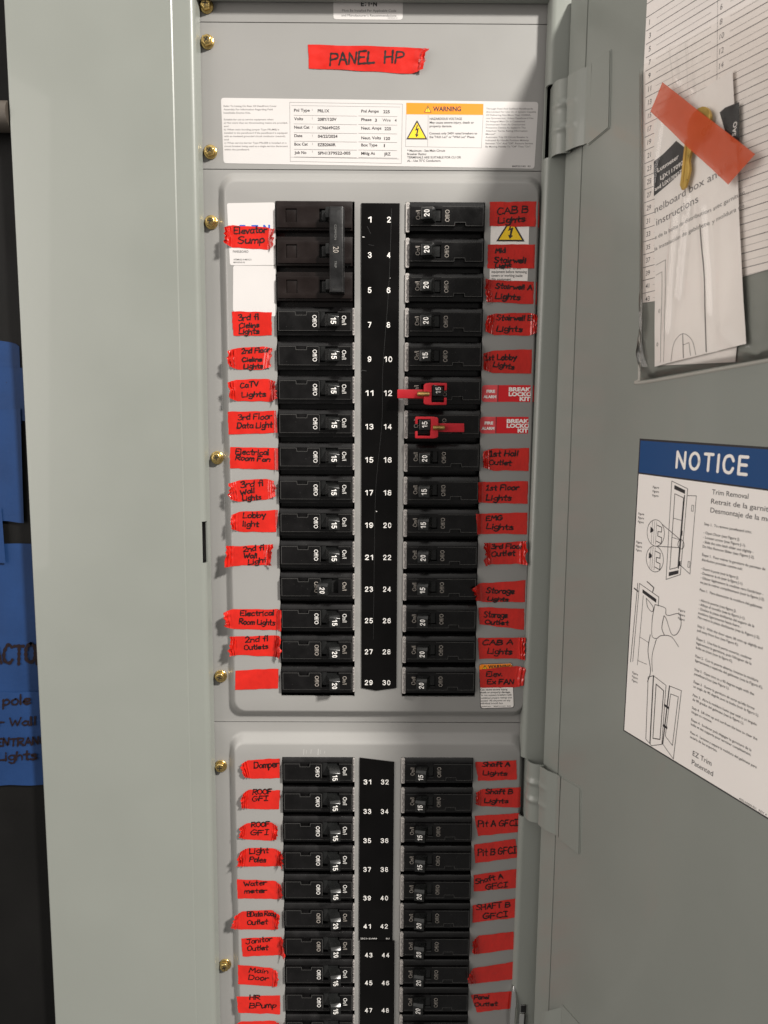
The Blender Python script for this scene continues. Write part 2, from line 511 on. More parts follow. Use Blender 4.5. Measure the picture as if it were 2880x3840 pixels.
GLYPH = {' ': (.35, []),
 'A': (.75, ["0,0 .32,1 .62,0", ".12,.38 .52,.38"]),
 'B': (.72, ["0,0 .03,1", "~.03,1 .5,.9 .45,.58 .05,.52", "~.05,.52 .58,.45 .5,.05 0,0"]),
 'C': (.75, ["~.6,.85 .35,1 .05,.6 .1,.12 .4,0 .62,.15"]),
 'D': (.76, ["0,0 .04,1", "~.04,1 .5,.9 .62,.5 .45,.08 0,0"]),
 'E': (.68, [".55,1 .03,1 0,0 .55,0", "0,.52 .42,.52"]),
 'F': (.66, [".55,1 .03,1 0,0", "0,.52 .42,.52"]),
 'G': (.8, ["~.6,.85 .35,1 .05,.6 .1,.12 .4,0 .6,.2 .6,.45", ".35,.45 .68,.45"]),
 'H': (.74, ["0,0 .03,1", ".55,0 .58,1", "0,.5 .58,.52"]),
 'I': (.55, ["0,1 .4,1", ".2,1 .2,0", "0,0 .4,0"]),
 'J': (.75, ["~.5,1 .5,.3 .3,0 .05,.1 0,.3", ".2,1 .75,1"]),
 'L': (.6, [".05,1 0,0 .5,.02"]),
 'M': (.85, ["0,0 .1,1 .35,.4 .62,1 .7,0"]),
 'N': (.75, ["0,0 .05,1 .5,0 .58,1"]),
 'O': (.75, ["~.35,1 .05,.75 .05,.2 .35,0 .62,.25 .6,.75 .35,1"]),
 'P': (.68, ["0,0 .04,1", "~.04,1 .5,.95 .55,.6 .05,.48"]),
 'R': (.72, ["0,0 .04,1", "~.04,1 .5,.95 .52,.62 .05,.48", ".15,.48 .58,0"]),
 'S': (.68, ["~.55,.88 .3,1 .05,.78 .3,.52 .55,.28 .3,0 0,.12"]),
 'T': (.75, ["0,1 .65,1", ".33,1 .3,0"]),
 'V': (.7, ["0,1 .28,0 .6,1"]),
 'W': (.92, ["0,1 .2,0 .4,.7 .58,0 .8,1"]),
 'a': (.6, ["~.45,.5 .2,.6 .02,.3 .15,.02 .4,.15 .46,.55", "~.46,.55 .44,.2 .52,0"]),
 'b': (.6, ["0,1 .02,0", "~.02,.3 .25,.58 .48,.3 .25,0 .02,.1"]),
 'c': (.55, ["~.42,.5 .2,.6 .02,.3 .15,.02 .45,.1"]),
 'd': (.6, ["~.45,.5 .2,.6 .02,.3 .15,.02 .42,.15", ".46,1 .46,0"]),
 'e': (.58, ["~.04,.3 .42,.36 .38,.58 .12,.55 .02,.25 .2,0 .48,.1"]),
 'f': (.5, ["~.45,.95 .28,1 .2,.8 .18,0", ".02,.55 .42,.57"]),
 'g': (.58, ["~.45,.5 .2,.6 .02,.3 .2,.05 .44,.2", "~.46,.58 .46,-.2 .25,-.38 .02,-.25"]),
 'h': (.56, [".02,1 0,0", "~.02,.35 .25,.6 .42,.45 .42,0"]),
 'i': (.25, [".05,.55 .05,0", ".05,.8 .06,.87"]),
 'l': (.25, [".05,1 .05,0"]),
 'm': (.75, [".02,.58 0,0", "~.02,.4 .18,.6 .3,.4 .3,0", "~.3,.4 .48,.6 .6,.42 .6,0"]),
 'n': (.57, [".02,.58 0,0", "~.02,.38 .25,.6 .42,.42 .42,0"]),
 'o': (.58, ["~.25,.6 .03,.4 .08,.05 .3,0 .46,.25 .4,.52 .22,.6"]),
 'p': (.58, [".03,.58 0,-.38", "~.03,.4 .25,.62 .46,.35 .25,.02 .03,.1"]),
 'r': (.5, [".02,.58 .02,0", "~.02,.35 .18,.55 .4,.55"]),
 's': (.52, ["~.4,.5 .2,.6 .05,.45 .25,.3 .4,.12 .2,0 0,.08"]),
 't': (.52, [".22,.95 .2,.05 .35,0", "0,.58 .42,.6"]),
 'u': (.58, ["~.02,.58 .04,.1 .25,0 .42,.2 .44,.58", ".44,.58 .46,0"]),
 'v': (.52, ["0,.58 .2,0 .42,.58"]),
 'w': (.72, ["0,.58 .15,0 .3,.45 .45,0 .62,.58"]),
 'x': (.55, ["0,0 .42,.58", "0,.58 .44,0"]),
 'y': (.55, ["0,.58 .22,.1", ".45,.6 .1,-.38"]),
 '1': (.5, ["0,.75 .2,1 .2,0", "0,0 .4,0"]),
 '2': (.62, ["~.02,.8 .25,1 .48,.75 .3,.4 0,.02", "0,.02 .52,.02"]),
 '3': (.62, ["~.02,.9 .3,1 .45,.78 .18,.55", "~.18,.55 .5,.45 .45,.1 .2,0 0,.12"]),
 '.': (.25, [".05,.03 .08,.06"])}


# ------------------------------------------------------------------ wall behind
wl = MB()
wl.box(-900, 700, -1300, 900, -60, -14)
wo = wl.build('wall', WALL, None, (0, 0, -14))
wo['kind'] = 'structure'

# ------------------------------------------------------------------ the panel
panel = thing('electrical_panel', (0, -250, 0), 'grey enamelled electrical panel with its door swung open', 'electrical panel')
PO = (0, -250, 0)


def lean(y):
    return 0.0095 * (y - 120)


# cabinet box behind everything
cb = MB()
cb.box(-245, 245, -745, 185, -125, -123)
for x0, x1 in ((-247, -245), (245, 247)):
    cb.box(x0, x1, -745, 185, -125, -16)
cb.box(-245, 245, 185, 187, -125, -16)
cb.box(-245, 245, -747, -745, -125, -16)
cb.build('cabinet_box', INSIDE, panel, PO, smooth=False)

# trim frame: bent sheet rails with real slots for the latch and the hinges
tm = MB()


def rail(prof, ys, skips, sh):
    n = len(prof)
    for a, b in zip(ys, ys[1:]):
        for i in range(n - 1):
            if any(a >= ya - 1e-6 and b <= yb + 1e-6 and i0 <= i < i1 for ya, yb, i0, i1 in skips):
                continue
            q = [(prof[i], a), (prof[i + 1], a), (prof[i + 1], b), (prof[i], b)]
            tm.add([(p[0] + sh(y, p[0]), y, p[1]) for p, y in q], [(0, 1, 2, 3)])


arc = lambda cx, cz, r, a0, a1, n: [(cx + r * math.cos(math.radians(a0 + (a1 - a0) * i / n)),
                                     cz + r * math.sin(math.radians(a0 + (a1 - a0) * i / n))) for i in range(n + 1)]
left = [(-268, -14)] + arc(-266.6, 3.6, 1.4, 180, 90, 4) + [(-149.5, 5), (-148.6, 4.5)] + arc(-137.2, -0.2, 4.7, 90, 0, 8) + \
       [(-131.9, -2.6), (-131.3, -5.2)]
k = len(left)
rail(left, [-745, -258.5, -226, 160], [(-258.5, -226, k - 9, k - 3)], lambda y, x: 0.0035 * (y - 20))
right = [(121.2, -5.2), (121.4, -2.6)] + arc(125.9, -0.2, 4.4, 180, 90, 8) + [(137.5, 4.2), (138, 2.0), (150, 2.0), (268, 2.0),
                                                                            (268, -14)]
rail(right, [-745, -700, -628, -467.5, -417, 43.5, 94, 160],
     [(43.5, 94, 1, 9), (-467.5, -417, 1, 9)], lambda y, x: lean(y) * (1 if x < 128 else .5))
top = arc(154 + 4, 0.5, 4.5, 180, 90, 6) + [(200, 5), (200, -14)]
for i in range(len(top) - 1):
    (a, za), (b, zb) = top[i], top[i + 1]
    tm.add([(-268, a, za), (268, a, za), (268, b, zb), (-268, b, zb)], [(0, 1, 2, 3)])
tm.add([(-134, 154, 0.5), (125, 154, 0.5), (125, 154, -5), (-134, 154, -5)], [(0, 1, 2, 3)])
bot = tm.build('trim_frame', STEEL, panel, PO, sharp=25, thick=1.3)

# latch at the lower right of the opening
lt = MB()
pts = []
for i in range(15):
    t = i / 14
    pts.append((116.2 - 1.6 * t, -619 - 48 * t, .5 + 7.5 * math.sin(math.pi * min(1, .06 + t * .9)) ** .6))
vs, fs = [], []
for i, (x, y, z) in enumerate(pts):
    wd = 3.6 * (0.3 + 0.7 * math.sin(math.pi * (0.05 + 0.9 * i / 14)) ** 0.5)
    vs += [(x - wd, y, z - 5), (x - wd * .85, y, z - 1.4), (x - wd * 0.45, y, z - 0.2), (x, y, z), (x + wd * 0.45, y, z - 0.2),
           (x + wd * .85, y, z - 1.4), (x + wd, y, z - 5)]
for i in range(14):
    for j in range(6):
        a = i * 7 + j
        fs.append((a, a + 1, a + 8, a + 7))
lt.add(vs, fs, 0)
lt.box(120.3, 126.3, -672, -642.5, 2.0, 5.6, 0)
lt.box(121.2, 126.4, -642.0, -634.5, 2.0, 5.0, 1)
lt.build('latch', [CHROME, PIT], panel, PO, bevel=0.3)


# ------------------------------------------------------------------ cover plates
def cover(y0, y1, emboss, name='cover_plate', scuffs=()):
    mb = MB()
    x0, x1, zf = -142, 122, -7.0
    border = [(x0, y0), (x1, y0), (x1, y1), (x0, y1)]
    n = 4
    mb.add([(x, y, zf) for x, y in border] + [(x, y, zf - 2) for x, y in border],
           [(i, n + i, n + (i + 1) % n, (i + 1) % n) for i in range(n)])
    if emboss is None:
        mb.add([(x, y, zf) for x, y in border], [(0, 1, 2, 3)])
    else:
        (fx0, fx1, fy0, fy1), (sx0, sx1, sy0, sy1), holes = emboss
        N = 12
        loops = []
        for i in range(N + 1):
            t = i / N
            zz = t * t * (3 - 2 * t)
            lx = [a + (b - a) * t for a, b in ((fx0, sx0), (fx1, sx1), (fy0, sy0), (fy1, sy1))]
            loops.append((rrect(*lx, 13 - 5 * t, 8), zf + 7 * zz))
        fill_polys(mb, [border, loops[0][0]], zf)
        m = len(loops[0][0])
        base = len(mb.v)
        vs, fs = [], []
        for lp, z in loops:
            vs += [(x, y, z) for x, y in lp]
        for i in range(N):
            for j in range(m):
                jj = (j + 1) % m
                fs.append((i * m + j, i * m + jj, (i + 1) * m + jj, (i + 1) * m + j))
        mb.add(vs, fs)
        hl = [[(a, c), (b, c), (b, d), (a, d)] for a, b, c, d in holes]
        fill_polys(mb, [loops[-1][0]] + hl, 0.0)
        for lp in hl:
            mb.add([(x, y, 0) for x, y in lp] + [(x, y, -1.9) for x, y in lp],
                   [(i, (i + 1) % 4, 4 + (i + 1) % 4, 4 + i) for i in range(4)])
    for q, w_ in scuffs:
        mb.line(q, w_, .03, 1)
    return mb.build(name, [COVER, SCUFF], panel, PO, sharp=28)


cover_top = cover(140.0, 260, None)
cover_label = cover(37.9, 139.4, None)
cover_main = cover(-391.7, 37.3, ((-121.5, 121.7, -387.5, 35.5), (-113.3, 116.8, -379, 26),
                                  [(-77.2, -18.4, -367.5, 12.9), (19.5, 78.3, -367.5, 12.9)]))
cover_low = cover(-740, -392.3, ((-121.8, 121.0, -730, -399.5), (-114.6, 115.2, -722, -408.8),
                                 [(-77.2, -18.4, -700, -418.7), (19.5, 78.0, -700, -418.7)]),
                  scuffs=[([(x, y), (x - .3, y - l)], w_) for x, y, l, w_ in ((-59.5, -412.2, 4.5, .35), (-57.4, -413, 3, .25), (-53.6, -412.4, 3.4, .3),
                          (-47.8, -412, 4.8, .5), (-46, -412.6, 3.2, .25), (-42.5, -413.5, 2, .3))])


# ------------------------------------------------------------------ hex washer screws
def screw_mesh():
    mb = MB()
    mb.lathe([(0.1, 0), (5.0, 0), (5.2, .35), (5.1, 1.1), (4.3, 1.5)], (0, 0, 0), n=28)
    hexp = [(4.0 * math.cos(math.radians(60 * i + 12)), 4.0 * math.sin(math.radians(60 * i + 12))) for i in range(6)]
    vs = [(x, y, 1.2) for x, y in hexp] + [(x, y, 4.0) for x, y in hexp] + [(x * .8, y * .8, 4.9) for x, y in hexp] + \
         [(x * .45, y * .45, 4.75) for x, y in hexp]
    fs = [(r * 6 + i, r * 6 + (i + 1) % 6, r * 6 + 6 + (i + 1) % 6, r * 6 + 6 + i) for r in range(3) for i in range(6)]
    mb.add(vs, fs + [tuple(range(18, 24))], 0)
    for a in (20, 110):
        c, s = math.cos(math.radians(a)), math.sin(math.radians(a))
        q = [(-2.0, -.35), (2.0, -.35), (2.0, .35), (-2.0, .35)]
        mb.add([(x * c - y * s, x * s + y * c, 4.82 + a * 0.0004) for x, y in q], [(0, 1, 2, 3)], 1)
    return mb


sc0 = screw_mesh().build('screw', [BRASS, PIT], cover_top, (0, 0, 0), bevel=0.2, segs=1)
first = True
for parent, x, y in ((cover_top, -126.2, 150.2), (cover_label, -126.2, 125.9), (cover_label, -125.8, 49.6), (cover_main, -126.3, -.6),
                     (cover_main, -125.8, -177), (cover_main, -127, -353.4), (cover_low, -128.6, -429.8),
                     (cover_low, -128.7, -607.4)):
    o = sc0 if first else sc0.copy()
    if not first:
        COL.objects.link(o)
    first = False
    o.parent = parent
    o.location = ((x - PO[0]) * MM, 7.0 * MM, (y - PO[1]) * MM)
    o.rotation_euler = (0, random.uniform(0, 6.28), 0)

# ------------------------------------------------------------------ number strips
P = 25.4


def strip(outline, z, nums, x_off, y_first, parent, extra=None):
    mb = MB()
    mb.prism(outline, 0.05, z, 0)
    for i, n in enumerate(nums):
        yy = y_first - P * i
        for sx, t in ((-7.1, n), (7.1, n + 1)):
            mb.sans(str(t), x_off + sx, yy - 2.05, 4.1, z + .05, 1, align='c', width=6.3 if t > 9 else 2.8, t=.138)
    if extra:
        extra(mb, z)
    return mb.build('number_strip', [STRIP, PRINT, SCRATCH], parent, PO, sharp=30)


def scratches(mb, z):
    mb.ribbon(catmull([(9, 8), (8, -30), (6.5, -60), (3, -110), (2.5, -150), (-2, -200), (-3, -260), (-3.5, -320)], 4), .16, z + .06, 2)
    mb.ribbon([(-8, -18), (-4, -18.6)], .18, z + .06, 2)
    mb.ribbon([(-12.4, -12.4), (-11.2, -12.6)], .5, z + .06, 1)
    mb.ribbon([(-12.6, -110), (-9.5, -110.4)], .4, z + .06, 2)
    mb.ribbon([(-9, -5), (-6.4, -10)], .2, z + .06, 2)
    mb.ribbon([(-1.6, -217.6), (-1.2, -218)], .55, z + .06, 1)
    mb.ribbon([(8.1, -41.9), (8.2, -42)], .35, z + .06, 1)


strip([(-12.9, -360), (-1.2, -362.3), (15.1, -360), (15.0, 11.7), (-13.4, 11.7)], .9, range(1, 31, 2), 0, 0, cover_main, scratches)
strip([(-14.9, -579.2), (13.4, -579.2), (13.8, -422.4), (-14.3, -418.9)], .9, range(31, 43, 2), -.9, -439.36, cover_low,
      lambda mb, z: (mb.text('32C1121H01', -13.5, -578, 1.2, z + .05, 1, width=13.6), mb.text('R3', 8, -578, 1.2, z + .05, 1, width=2.8)))
strip([(-14.0, -690), (15.2, -690), (15.1, -579.5), (-13.9, -579.5)], 1.4, range(43, 51, 2), .5, -592.04, cover_low)

# ------------------------------------------------------------------ door
KD = .008
TH = math.radians(22)
DU, DN = (math.sin(TH), math.cos(TH)), (-math.cos(TH), math.sin(TH))


def D(s, y, w):                  # door millimetres: s along the door from its hinge edge, y up, w off its inner face
    return (134.5 + KD * (y - 89) + s * DU[0] + w * DN[0], y, 5 + s * DU[1] + w * DN[1])


DO = D(0, -250, 0)
door = MB(D)
prof = [(1.0, -17), (1.0, -1.2), (1.3, -.35), (1.9, 0), (20.3, 0), (20.8, -1.6), (21.5, -1.6), (21.7, .15), (22.3, .3), (277, .3), (279.5, -.6),
        (280, -3), (280, -17)]
for ya, yb in ((-716, 149.0),):
    n = len(prof)
    for i in range(n):
        a, b = prof[i], prof[(i + 1) % n]
        dl = lambda p, y: p + (max(0, -y) * .0085 if p < 30 else 0)
        door.add([(dl(a[0], ya), ya, a[1]), (dl(b[0], ya), ya, b[1]), (dl(b[0], yb), yb, b[1]), (dl(a[0], yb), yb, a[1])], [(0, 1, 2, 3)])
    door.add([(p, yb, w) for p, w in prof], [tuple(range(n))])
    door.add([(p, ya, w) for p, w in reversed(prof)], [tuple(range(n))])
door_o = door.build('door', STEEL, panel, PO, sharp=20)


def hinge(ytop, ybot, plate, beads):
    """formed sheet running from the slot in the trim over the door edge on to the door's inner face"""
    mb = MB()
    e = lean((ytop + ybot) / 2)
    path = [(125.6 + e, -5.0), (125.6 + e, 2.5), (126.2 + e, 7.6), (128.2 + e, 11.0), (131.8 + e, 13.2), (136.5 + e, 14.4)]
    for s, w in ((9, 5.4), (16, 5.2), (21.5, 3.6), (25.5, 1.7), (30, 1.5)):
        q = D(s, (ytop + ybot) / 2, w)
        path.append((q[0], q[2]))
    pp = catmull(path, 1.0)
    nv = 44
    vs, fs = [], []
    for i, (x, z) in enumerate(pp):
        t = i / (len(pp) - 1)
        for j in range(nv + 1):
            b = j / nv
            y = ytop + (ybot - ytop) * b
            sag = -2.2 * math.sin(t * math.pi) * (0.5 - b) * 0.6
            bump = sum(math.exp(-((b - c) / 0.045) ** 2) for c in beads) * math.sin(min(1, t * 1.3) * math.pi)
            vs.append((x - 1.3 * bump, y + sag + (1 if b < .5 else -1) * .6 * math.sin(t * 3), z + 1.3 * bump))
    m = nv + 1
    for i in range(len(pp) - 1):
        for j in range(nv):
            fs.append((i * m + j, i * m + j + 1, (i + 1) * m + j + 1, (i + 1) * m + j))
    mb.add(vs, fs)
    n = len(plate)
    mb.add([D(s, y, 1.5) for s, y in plate] + [D(s, y, .25) for s, y in plate],
           [tuple(range(n))] + [(i, (i + 1) % n, n + (i + 1) % n, n + i) for i in range(n)])
    return mb.build('hinge', STEEL, door_o, PO, sharp=40, thick=1.0)


hinge(93.8, 43.2, [(28, 43), (29.5, 42), (50, 45.3), (50.2, 47), (48.2, 92.5), (47.8, 94), (28, 95)], (.35, .66))
hinge(-418, -467, [(31, -467.5), (31, -418.5), (33, -418), (52.2, -416), (53.2, -417.5), (55.4, -464.5), (54.6, -466)][::-1], (.33, .62))
h3 = MB(D)
h3.prism([(26.5, -690), (70, -690), (68, -596), (44.5, -597.5), (27.5, -617)][::-1], .2, 1.6)
vs, fs = [], []
for i in range(9):
    t = i / 8
    for j, y in enumerate((-597.5, -690)):
        vs.append((44.5 - 18 * t, -690 if j else -599 - 18 * t, 1.7 + 5.2 * math.sin(t * 1.9)))
    if i:
        fs.append((2 * i - 2, 2 * i - 1, 2 * i + 1, 2 * i))
h3.add(vs, fs)
h3.build('hinge', STEEL, door_o, PO, sharp=40)

# ------------------------------------------------------------------ circuit breakers
CL, CRT = -47.7, 48.9            # column centres


def breaker_body(side, stencil):
    """side -1: left column (tops of the words point right), +1: right column"""
    mb = MB()
    fx = lambda v: v if side < 0 else -v
    X = lambda a, b: tuple(sorted((fx(a), fx(b))))
    mb.box(*X(-28.8, 27.9), -12.45, 12.45, -32, -7, 0)
    # lower step with the handle slot cut through it
    xs = sorted(fx(v) for v in (-28.6, 3.1, 16.7, 27.7 if side < 0 else 26.6))
    mb.cells(xs, [-8.6, -3.2, 8.8], [(1, 1)], -7, 1.6, 0)
    mb.add([(x, y, z) for x in (xs[0], xs[-1]) for y, z in ((8.8, -7), (12.45, -7), (12.45, -.1), (11.6, .8), (8.8, 1.9))],
           [(0, 4, 3, 2, 1), (5, 6, 7, 8, 9), (1, 2, 7, 6), (2, 3, 8, 7), (3, 4, 9, 8)], 0)
    # raised front with its notch and the handle slot open to the edge
    xv = [-27.9, -14.6, -6.9, 3.1, 16.7, 27.2 if side < 0 else 26.1]
    xs = sorted(fx(v) for v in xv)
    n1 = xs.index(min(fx(-14.6), fx(-6.9)))
    sl = xs.index(min(fx(3.1), fx(16.7)))
    if side < 0:
        ys, skip = [-5.7, -3.2, 6.1, 8.8], [(n1, 2), (sl, 1), (sl, 2)]
    else:
        ys, skip = [-5.7, -3.2, 6.3, 8.8], [(n1, 0), (sl, 1)]
    mb.cells(xs, ys, skip, 1.6, 4.0, 0)
    mb.box(*X(3.2, 16.6), -3.1, 8.7, -.9, -.7, 1)
    ang = -math.pi / 2 if side < 0 else math.pi / 2
    mats = [PLASTIC, PIT, PRINT if side < 0 and stencil else PRINT_DIM, EDGE_GLINT]
    o = ('body', mats)
    return mb, o, ang, fx


def add_words(mb, side, stencil):
    ang = -math.pi / 2 if side < 0 else math.pi / 2
    z = 4.06
    if side < 0:
        mb.text('Off/O', -2.1, 6.0, 3.1, z, 2, width=8.7, ang=ang)
        mb.text('On/I', 19.9, 5.7, 3.2, z, 2, width=6.7, ang=ang)
    else:
        mb.text('Off/O', 2.7, -2.6, 3.1, z, 2, width=8.5, ang=ang)
        mb.text('On/I', -18.8, -1.2, 3.2, z, 2, width=6.5, ang=ang)
    # edge reflections of the raised front, painted on as thin pale lines
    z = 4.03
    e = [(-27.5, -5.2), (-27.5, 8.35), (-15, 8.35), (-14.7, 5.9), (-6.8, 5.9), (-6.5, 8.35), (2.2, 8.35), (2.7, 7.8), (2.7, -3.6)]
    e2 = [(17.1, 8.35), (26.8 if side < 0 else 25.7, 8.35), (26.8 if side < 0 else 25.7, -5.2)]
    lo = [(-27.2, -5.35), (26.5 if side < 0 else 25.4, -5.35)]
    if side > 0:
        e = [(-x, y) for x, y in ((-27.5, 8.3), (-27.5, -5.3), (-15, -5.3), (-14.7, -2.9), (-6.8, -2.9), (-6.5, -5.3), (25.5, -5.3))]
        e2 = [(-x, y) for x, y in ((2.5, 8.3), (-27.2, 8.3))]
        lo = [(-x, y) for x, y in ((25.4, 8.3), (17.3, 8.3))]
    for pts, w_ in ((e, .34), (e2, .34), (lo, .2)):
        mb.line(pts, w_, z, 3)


def handle_mesh(side, amps):
    mb = MB()
    tz = 12.5
    lower = [(-4.7, -4.6), (4.7, -4.6), (4.7, 6.2), (-4.7, 6.2)]
    mid = [(-4.5, -4.3), (4.5, -4.3), (4.5, 5.4), (-4.5, 5.4)]
    neck = [(-4.2, -4.1), (4.2, -4.1), (4.2, 5.2), (-4.2, 5.2)]
    topf = [(-4.1, -3.9), (4.1, -3.9), (4.1, 2.7), (-4.1, 4.0)]
    d = -.9 if side < 0 else .9
    vs = [(x + d, y, -.4) for x, y in lower] + [(x + d * .5, y, 4.5) for x, y in mid] + [(x, y, tz - 2.2) for x, y in neck] + \
         [(x, y, tz) for x, y in topf]
    fs = [(r * 4 + i, r * 4 + (i + 1) % 4, r * 4 + 4 + (i + 1) % 4, r * 4 + 4 + i) for r in (0, 1, 2) for i in range(4)]
    mb.add(vs, fs + [(12, 13, 14, 15)], 0)
    # rocker drum beside the lever
    a, b = (-10.0, -5.2) if side < 0 else (5.2, 10.0)
    for i in range(6):
        t0, t1 = i / 6, (i + 1) / 6
        z = lambda t: .2 + 1.8 * (t if side < 0 else 1 - t) ** .6
        xa, xb = a + (b - a) * t0, a + (b - a) * t1
        mb.add([(xa, -2.9, z(t0)), (xb, -2.9, z(t1)), (xb, 7.4, z(t1)), (xa, 7.4, z(t0))], [(0, 1, 2, 3)], 0)
    mb.box(a, b, -2.9, 7.4, -.7, .1, 0)
    return mb


def finish_handle(mb, side, amps, parent, origin):
    ang = -math.pi / 2 if side < 0 else math.pi / 2
    # the hole in the lever's upper flank
    nrm = (0, .95, .3)
    mb.add([(.1 + .75 * math.cos(t), 5.36 - .04 * math.sin(t), 7.4 + .9 * math.sin(t))
            for t in [i * math.pi / 5 for i in range(10)]], [tuple(range(10))], 2)
    if amps:
        if side < 0:
            mb.sans(amps, -2.1, 2.1, 4.0, 12.56, 1, width=4.8, ang=ang, t=.14)
        else:
            mb.sans(amps, 2.1, -2.3, 4.0, 12.56, 1, width=4.8, ang=ang, t=.14)
    return mb.build('handle', [HANDLE, PRINT, PIT], parent, origin, bevel=.45, segs=2)


def label_mesh(side):
    mb = MB()
    if side < 0:
        mb.prism(rrect(27.9, 29.3, -8.2, 11.8, .6, 3), -1.0, 1.2, 0)
        for i in range(9):
            mb.box(28.1, 29.0, -7 + i * 2, -6 + i * 2 + .5 * (i % 3), 1.2, 1.24, 1)
    else:
        mb.prism(rrect(-29.3, -26.5, -9.4, 11.9, .9, 3), -1.0, 1.3, 0)
        for j, x in enumerate((-28.6, -27.5)):
            for i in range(8):
                if (i * 5 + j * 3) % 7 < 5:
                    mb.box(x, x + .5, -6.4 + i * 1.75, -5.3 + i * 1.75 + .3 * ((i + j) % 3), 1.3, 1.34, 1)
        ring = [(-27.7 + .75 * math.cos(i * .628), -7.8 + .9 * math.sin(i * .628)) for i in range(10)]
        mb.line(ring, .28, 1.33, 1, True)
        ring = [(-27.7 + .75 * math.cos(i * .628), 9.7 + .9 * math.sin(i * .628)) for i in range(10)]
        mb.line(ring, .28, 1.33, 1, True)
    return mb


PROTO = {}


def breaker(side, amps, x, y, on, label, group, white=False):
    key = (side, amps)
    root = thing('circuit_breaker', (x, y, 0), label, 'circuit breaker', group)
    if key not in PROTO:
        st = amps == '15'
        mb, (nm, mats), ang, fx = breaker_body(side, st)
        body = mb.build(nm, mats, root, (0, 0, 0), bevel=.42, segs=2)
        w = MB()
        add_words(w, side, st)
        wm = w.build('lettering', mats, root, (0, 0, 0), smooth=False)
        bm = bmesh.new()                      # the printed words stay inside the body's own mesh
        bm.from_mesh(body.data)
        bm.from_mesh(wm.data)
        bm.to_mesh(body.data)
        bm.free()
        me = wm.data
        bpy.data.objects.remove(wm)
        bpy.data.meshes.remove(me)
        body.data.set_sharp_from_angle(angle=math.radians(35))
        h = finish_handle(handle_mesh(side, amps), side, amps, root, (0, 0, 0))
        lb = label_mesh(side).build('side_label', [SIDEPAPER, GREYINK], root, (0, 0, 0), bevel=0)
        PROTO[key] = (body, h, lb)
        h2 = h
    else:
        body, h, lb = PROTO[key]
        parts = []
        for p in (body, h, lb):
            c = p.copy()
            COL.objects.link(c)
            c.parent = root
            parts.append(c)
        h2 = parts[1]
    hx = 11.9 if on else 7.6       # the lever leans towards the end it is thrown to
    h2.location = ((hx if side < 0 else -hx) * MM, 0, 1.1 * MM)
    h2.rotation_euler = (0, 0, (.2 if on else -.24) * (1 if side < 0 else -1) + random.uniform(-.02, .02))
    return root


def three_pole(x, y):
    root = thing('three_pole_breaker', (x, y, 0),
                 'brownish black three pole breaker with one tall handle bar, beside numbers 1 to 5', 'circuit breaker')
    mb = MB()
    for k in (-1, 0, 1):
        dy = k * P
        mb.box(-28.8, 27.9, dy - 12.45, dy + 12.45, -32, -6, 0)
        mb.box(-28.6, 27.7, dy - 8.6, dy + 12.2, -6, 1.4, 0)
        xs, ys = [-27.9, -21.4, -13.2, 3.4, 16.7, 27.2], [dy - 7.2, dy - 3.5, dy - 2.6, dy + 6.2, dy + 8.9]
        mb.cells(xs, ys, [(1, 1), (1, 2), (3, 2), (3, 1)], 1.4, 3.8, 0)
        mb.box(-21.3, -13.3, dy - 3.4, dy + 6.1, 1.45, 2.9, 0)
        mb.box(3.5, 16.6, dy - 3.4, dy + 6.1, 1.42, 1.6, 1)
    mb.build('body', [PLASTIC_BROWN, PIT], root, (0, 0, 0), bevel=.32)
    hp = MB()
    for k in (-1, 0, 1):
        hp.box(8.6, 21, k * P - 2.4, k * P + 5, 1.7, 12.8, 0)
        hp.box(5.2, 8.4, k * P - 2.4, k * P + 5, 1.65, 3.9, 0)
    hp.build('handle', HANDLE, root, (0, 0, 0), bevel=.5)
    t = MB()
    sec = [(11.0, 4), (11.2, 12.6), (12.2, 14.6), (21.0, 14.6), (22.0, 13.6), (22.2, 4)]
    n = len(sec)
    ya, yb = -29.9, 30.1
    t.add([(a, ya, b) for a, b in sec] + [(a, yb, b) for a, b in sec],
          [(i, (i + 1) % n, n + (i + 1) % n, n + i)[::-1] for i in range(n)] + [tuple(range(n)), tuple(range(2 * n - 1, n - 1, -1))], 0)
    tb = t.build('handle_tie', [TIE, PIT, MOULD, PRINT_DIM], root, (0, 0, 0), bevel=.35)
    dm = MB()
    cy = 25.3
    dm.prism([(13.3, cy - 28.8), (19.7, cy - 28.8), (19.7, cy - 21.8), (13.3, cy - 21.8)], 14.0, 14.64, 1)
    dm.prism([(13.8, cy - 28.5), (19.0, cy - 28.5), (19.0, cy - 22.5), (13.8, cy - 22.5)], 14.0, 14.68, 0)
    dm.text('20', 14.3, cy - 23.2, 4.0, 14.72, 3, width=4.3, ang=-math.pi / 2, bold=.0)
    dm.text('COMMON', 15.2, 17.4, 1.5, 14.64, 2, width=10.6, ang=-math.pi / 2)
    dm.text('TRIP', 15.2, -8.0, 1.5, 14.64, 2, width=4.8, ang=-math.pi / 2)
    dm.box(13.4, 19.7, 27.6, 28.9, 14.0, 14.64, 1)
    dm.box(13.4, 19.7, -28.9, -27.4, 14.0, 14.64, 1)
    do = dm.build('marks', [TIE, PIT, MOULD, PRINT_DIM], root, (0, 0, 0), smooth=False)
    bm = bmesh.new()
    bm.from_mesh(tb.data)
    bm.from_mesh(do.data)
    bm.to_mesh(tb.data)
    bm.free()
    me = do.data
    bpy.data.objects.remove(do)
    bpy.data.meshes.remove(me)
    tb.data.set_sharp_from_angle(angle=math.radians(35))


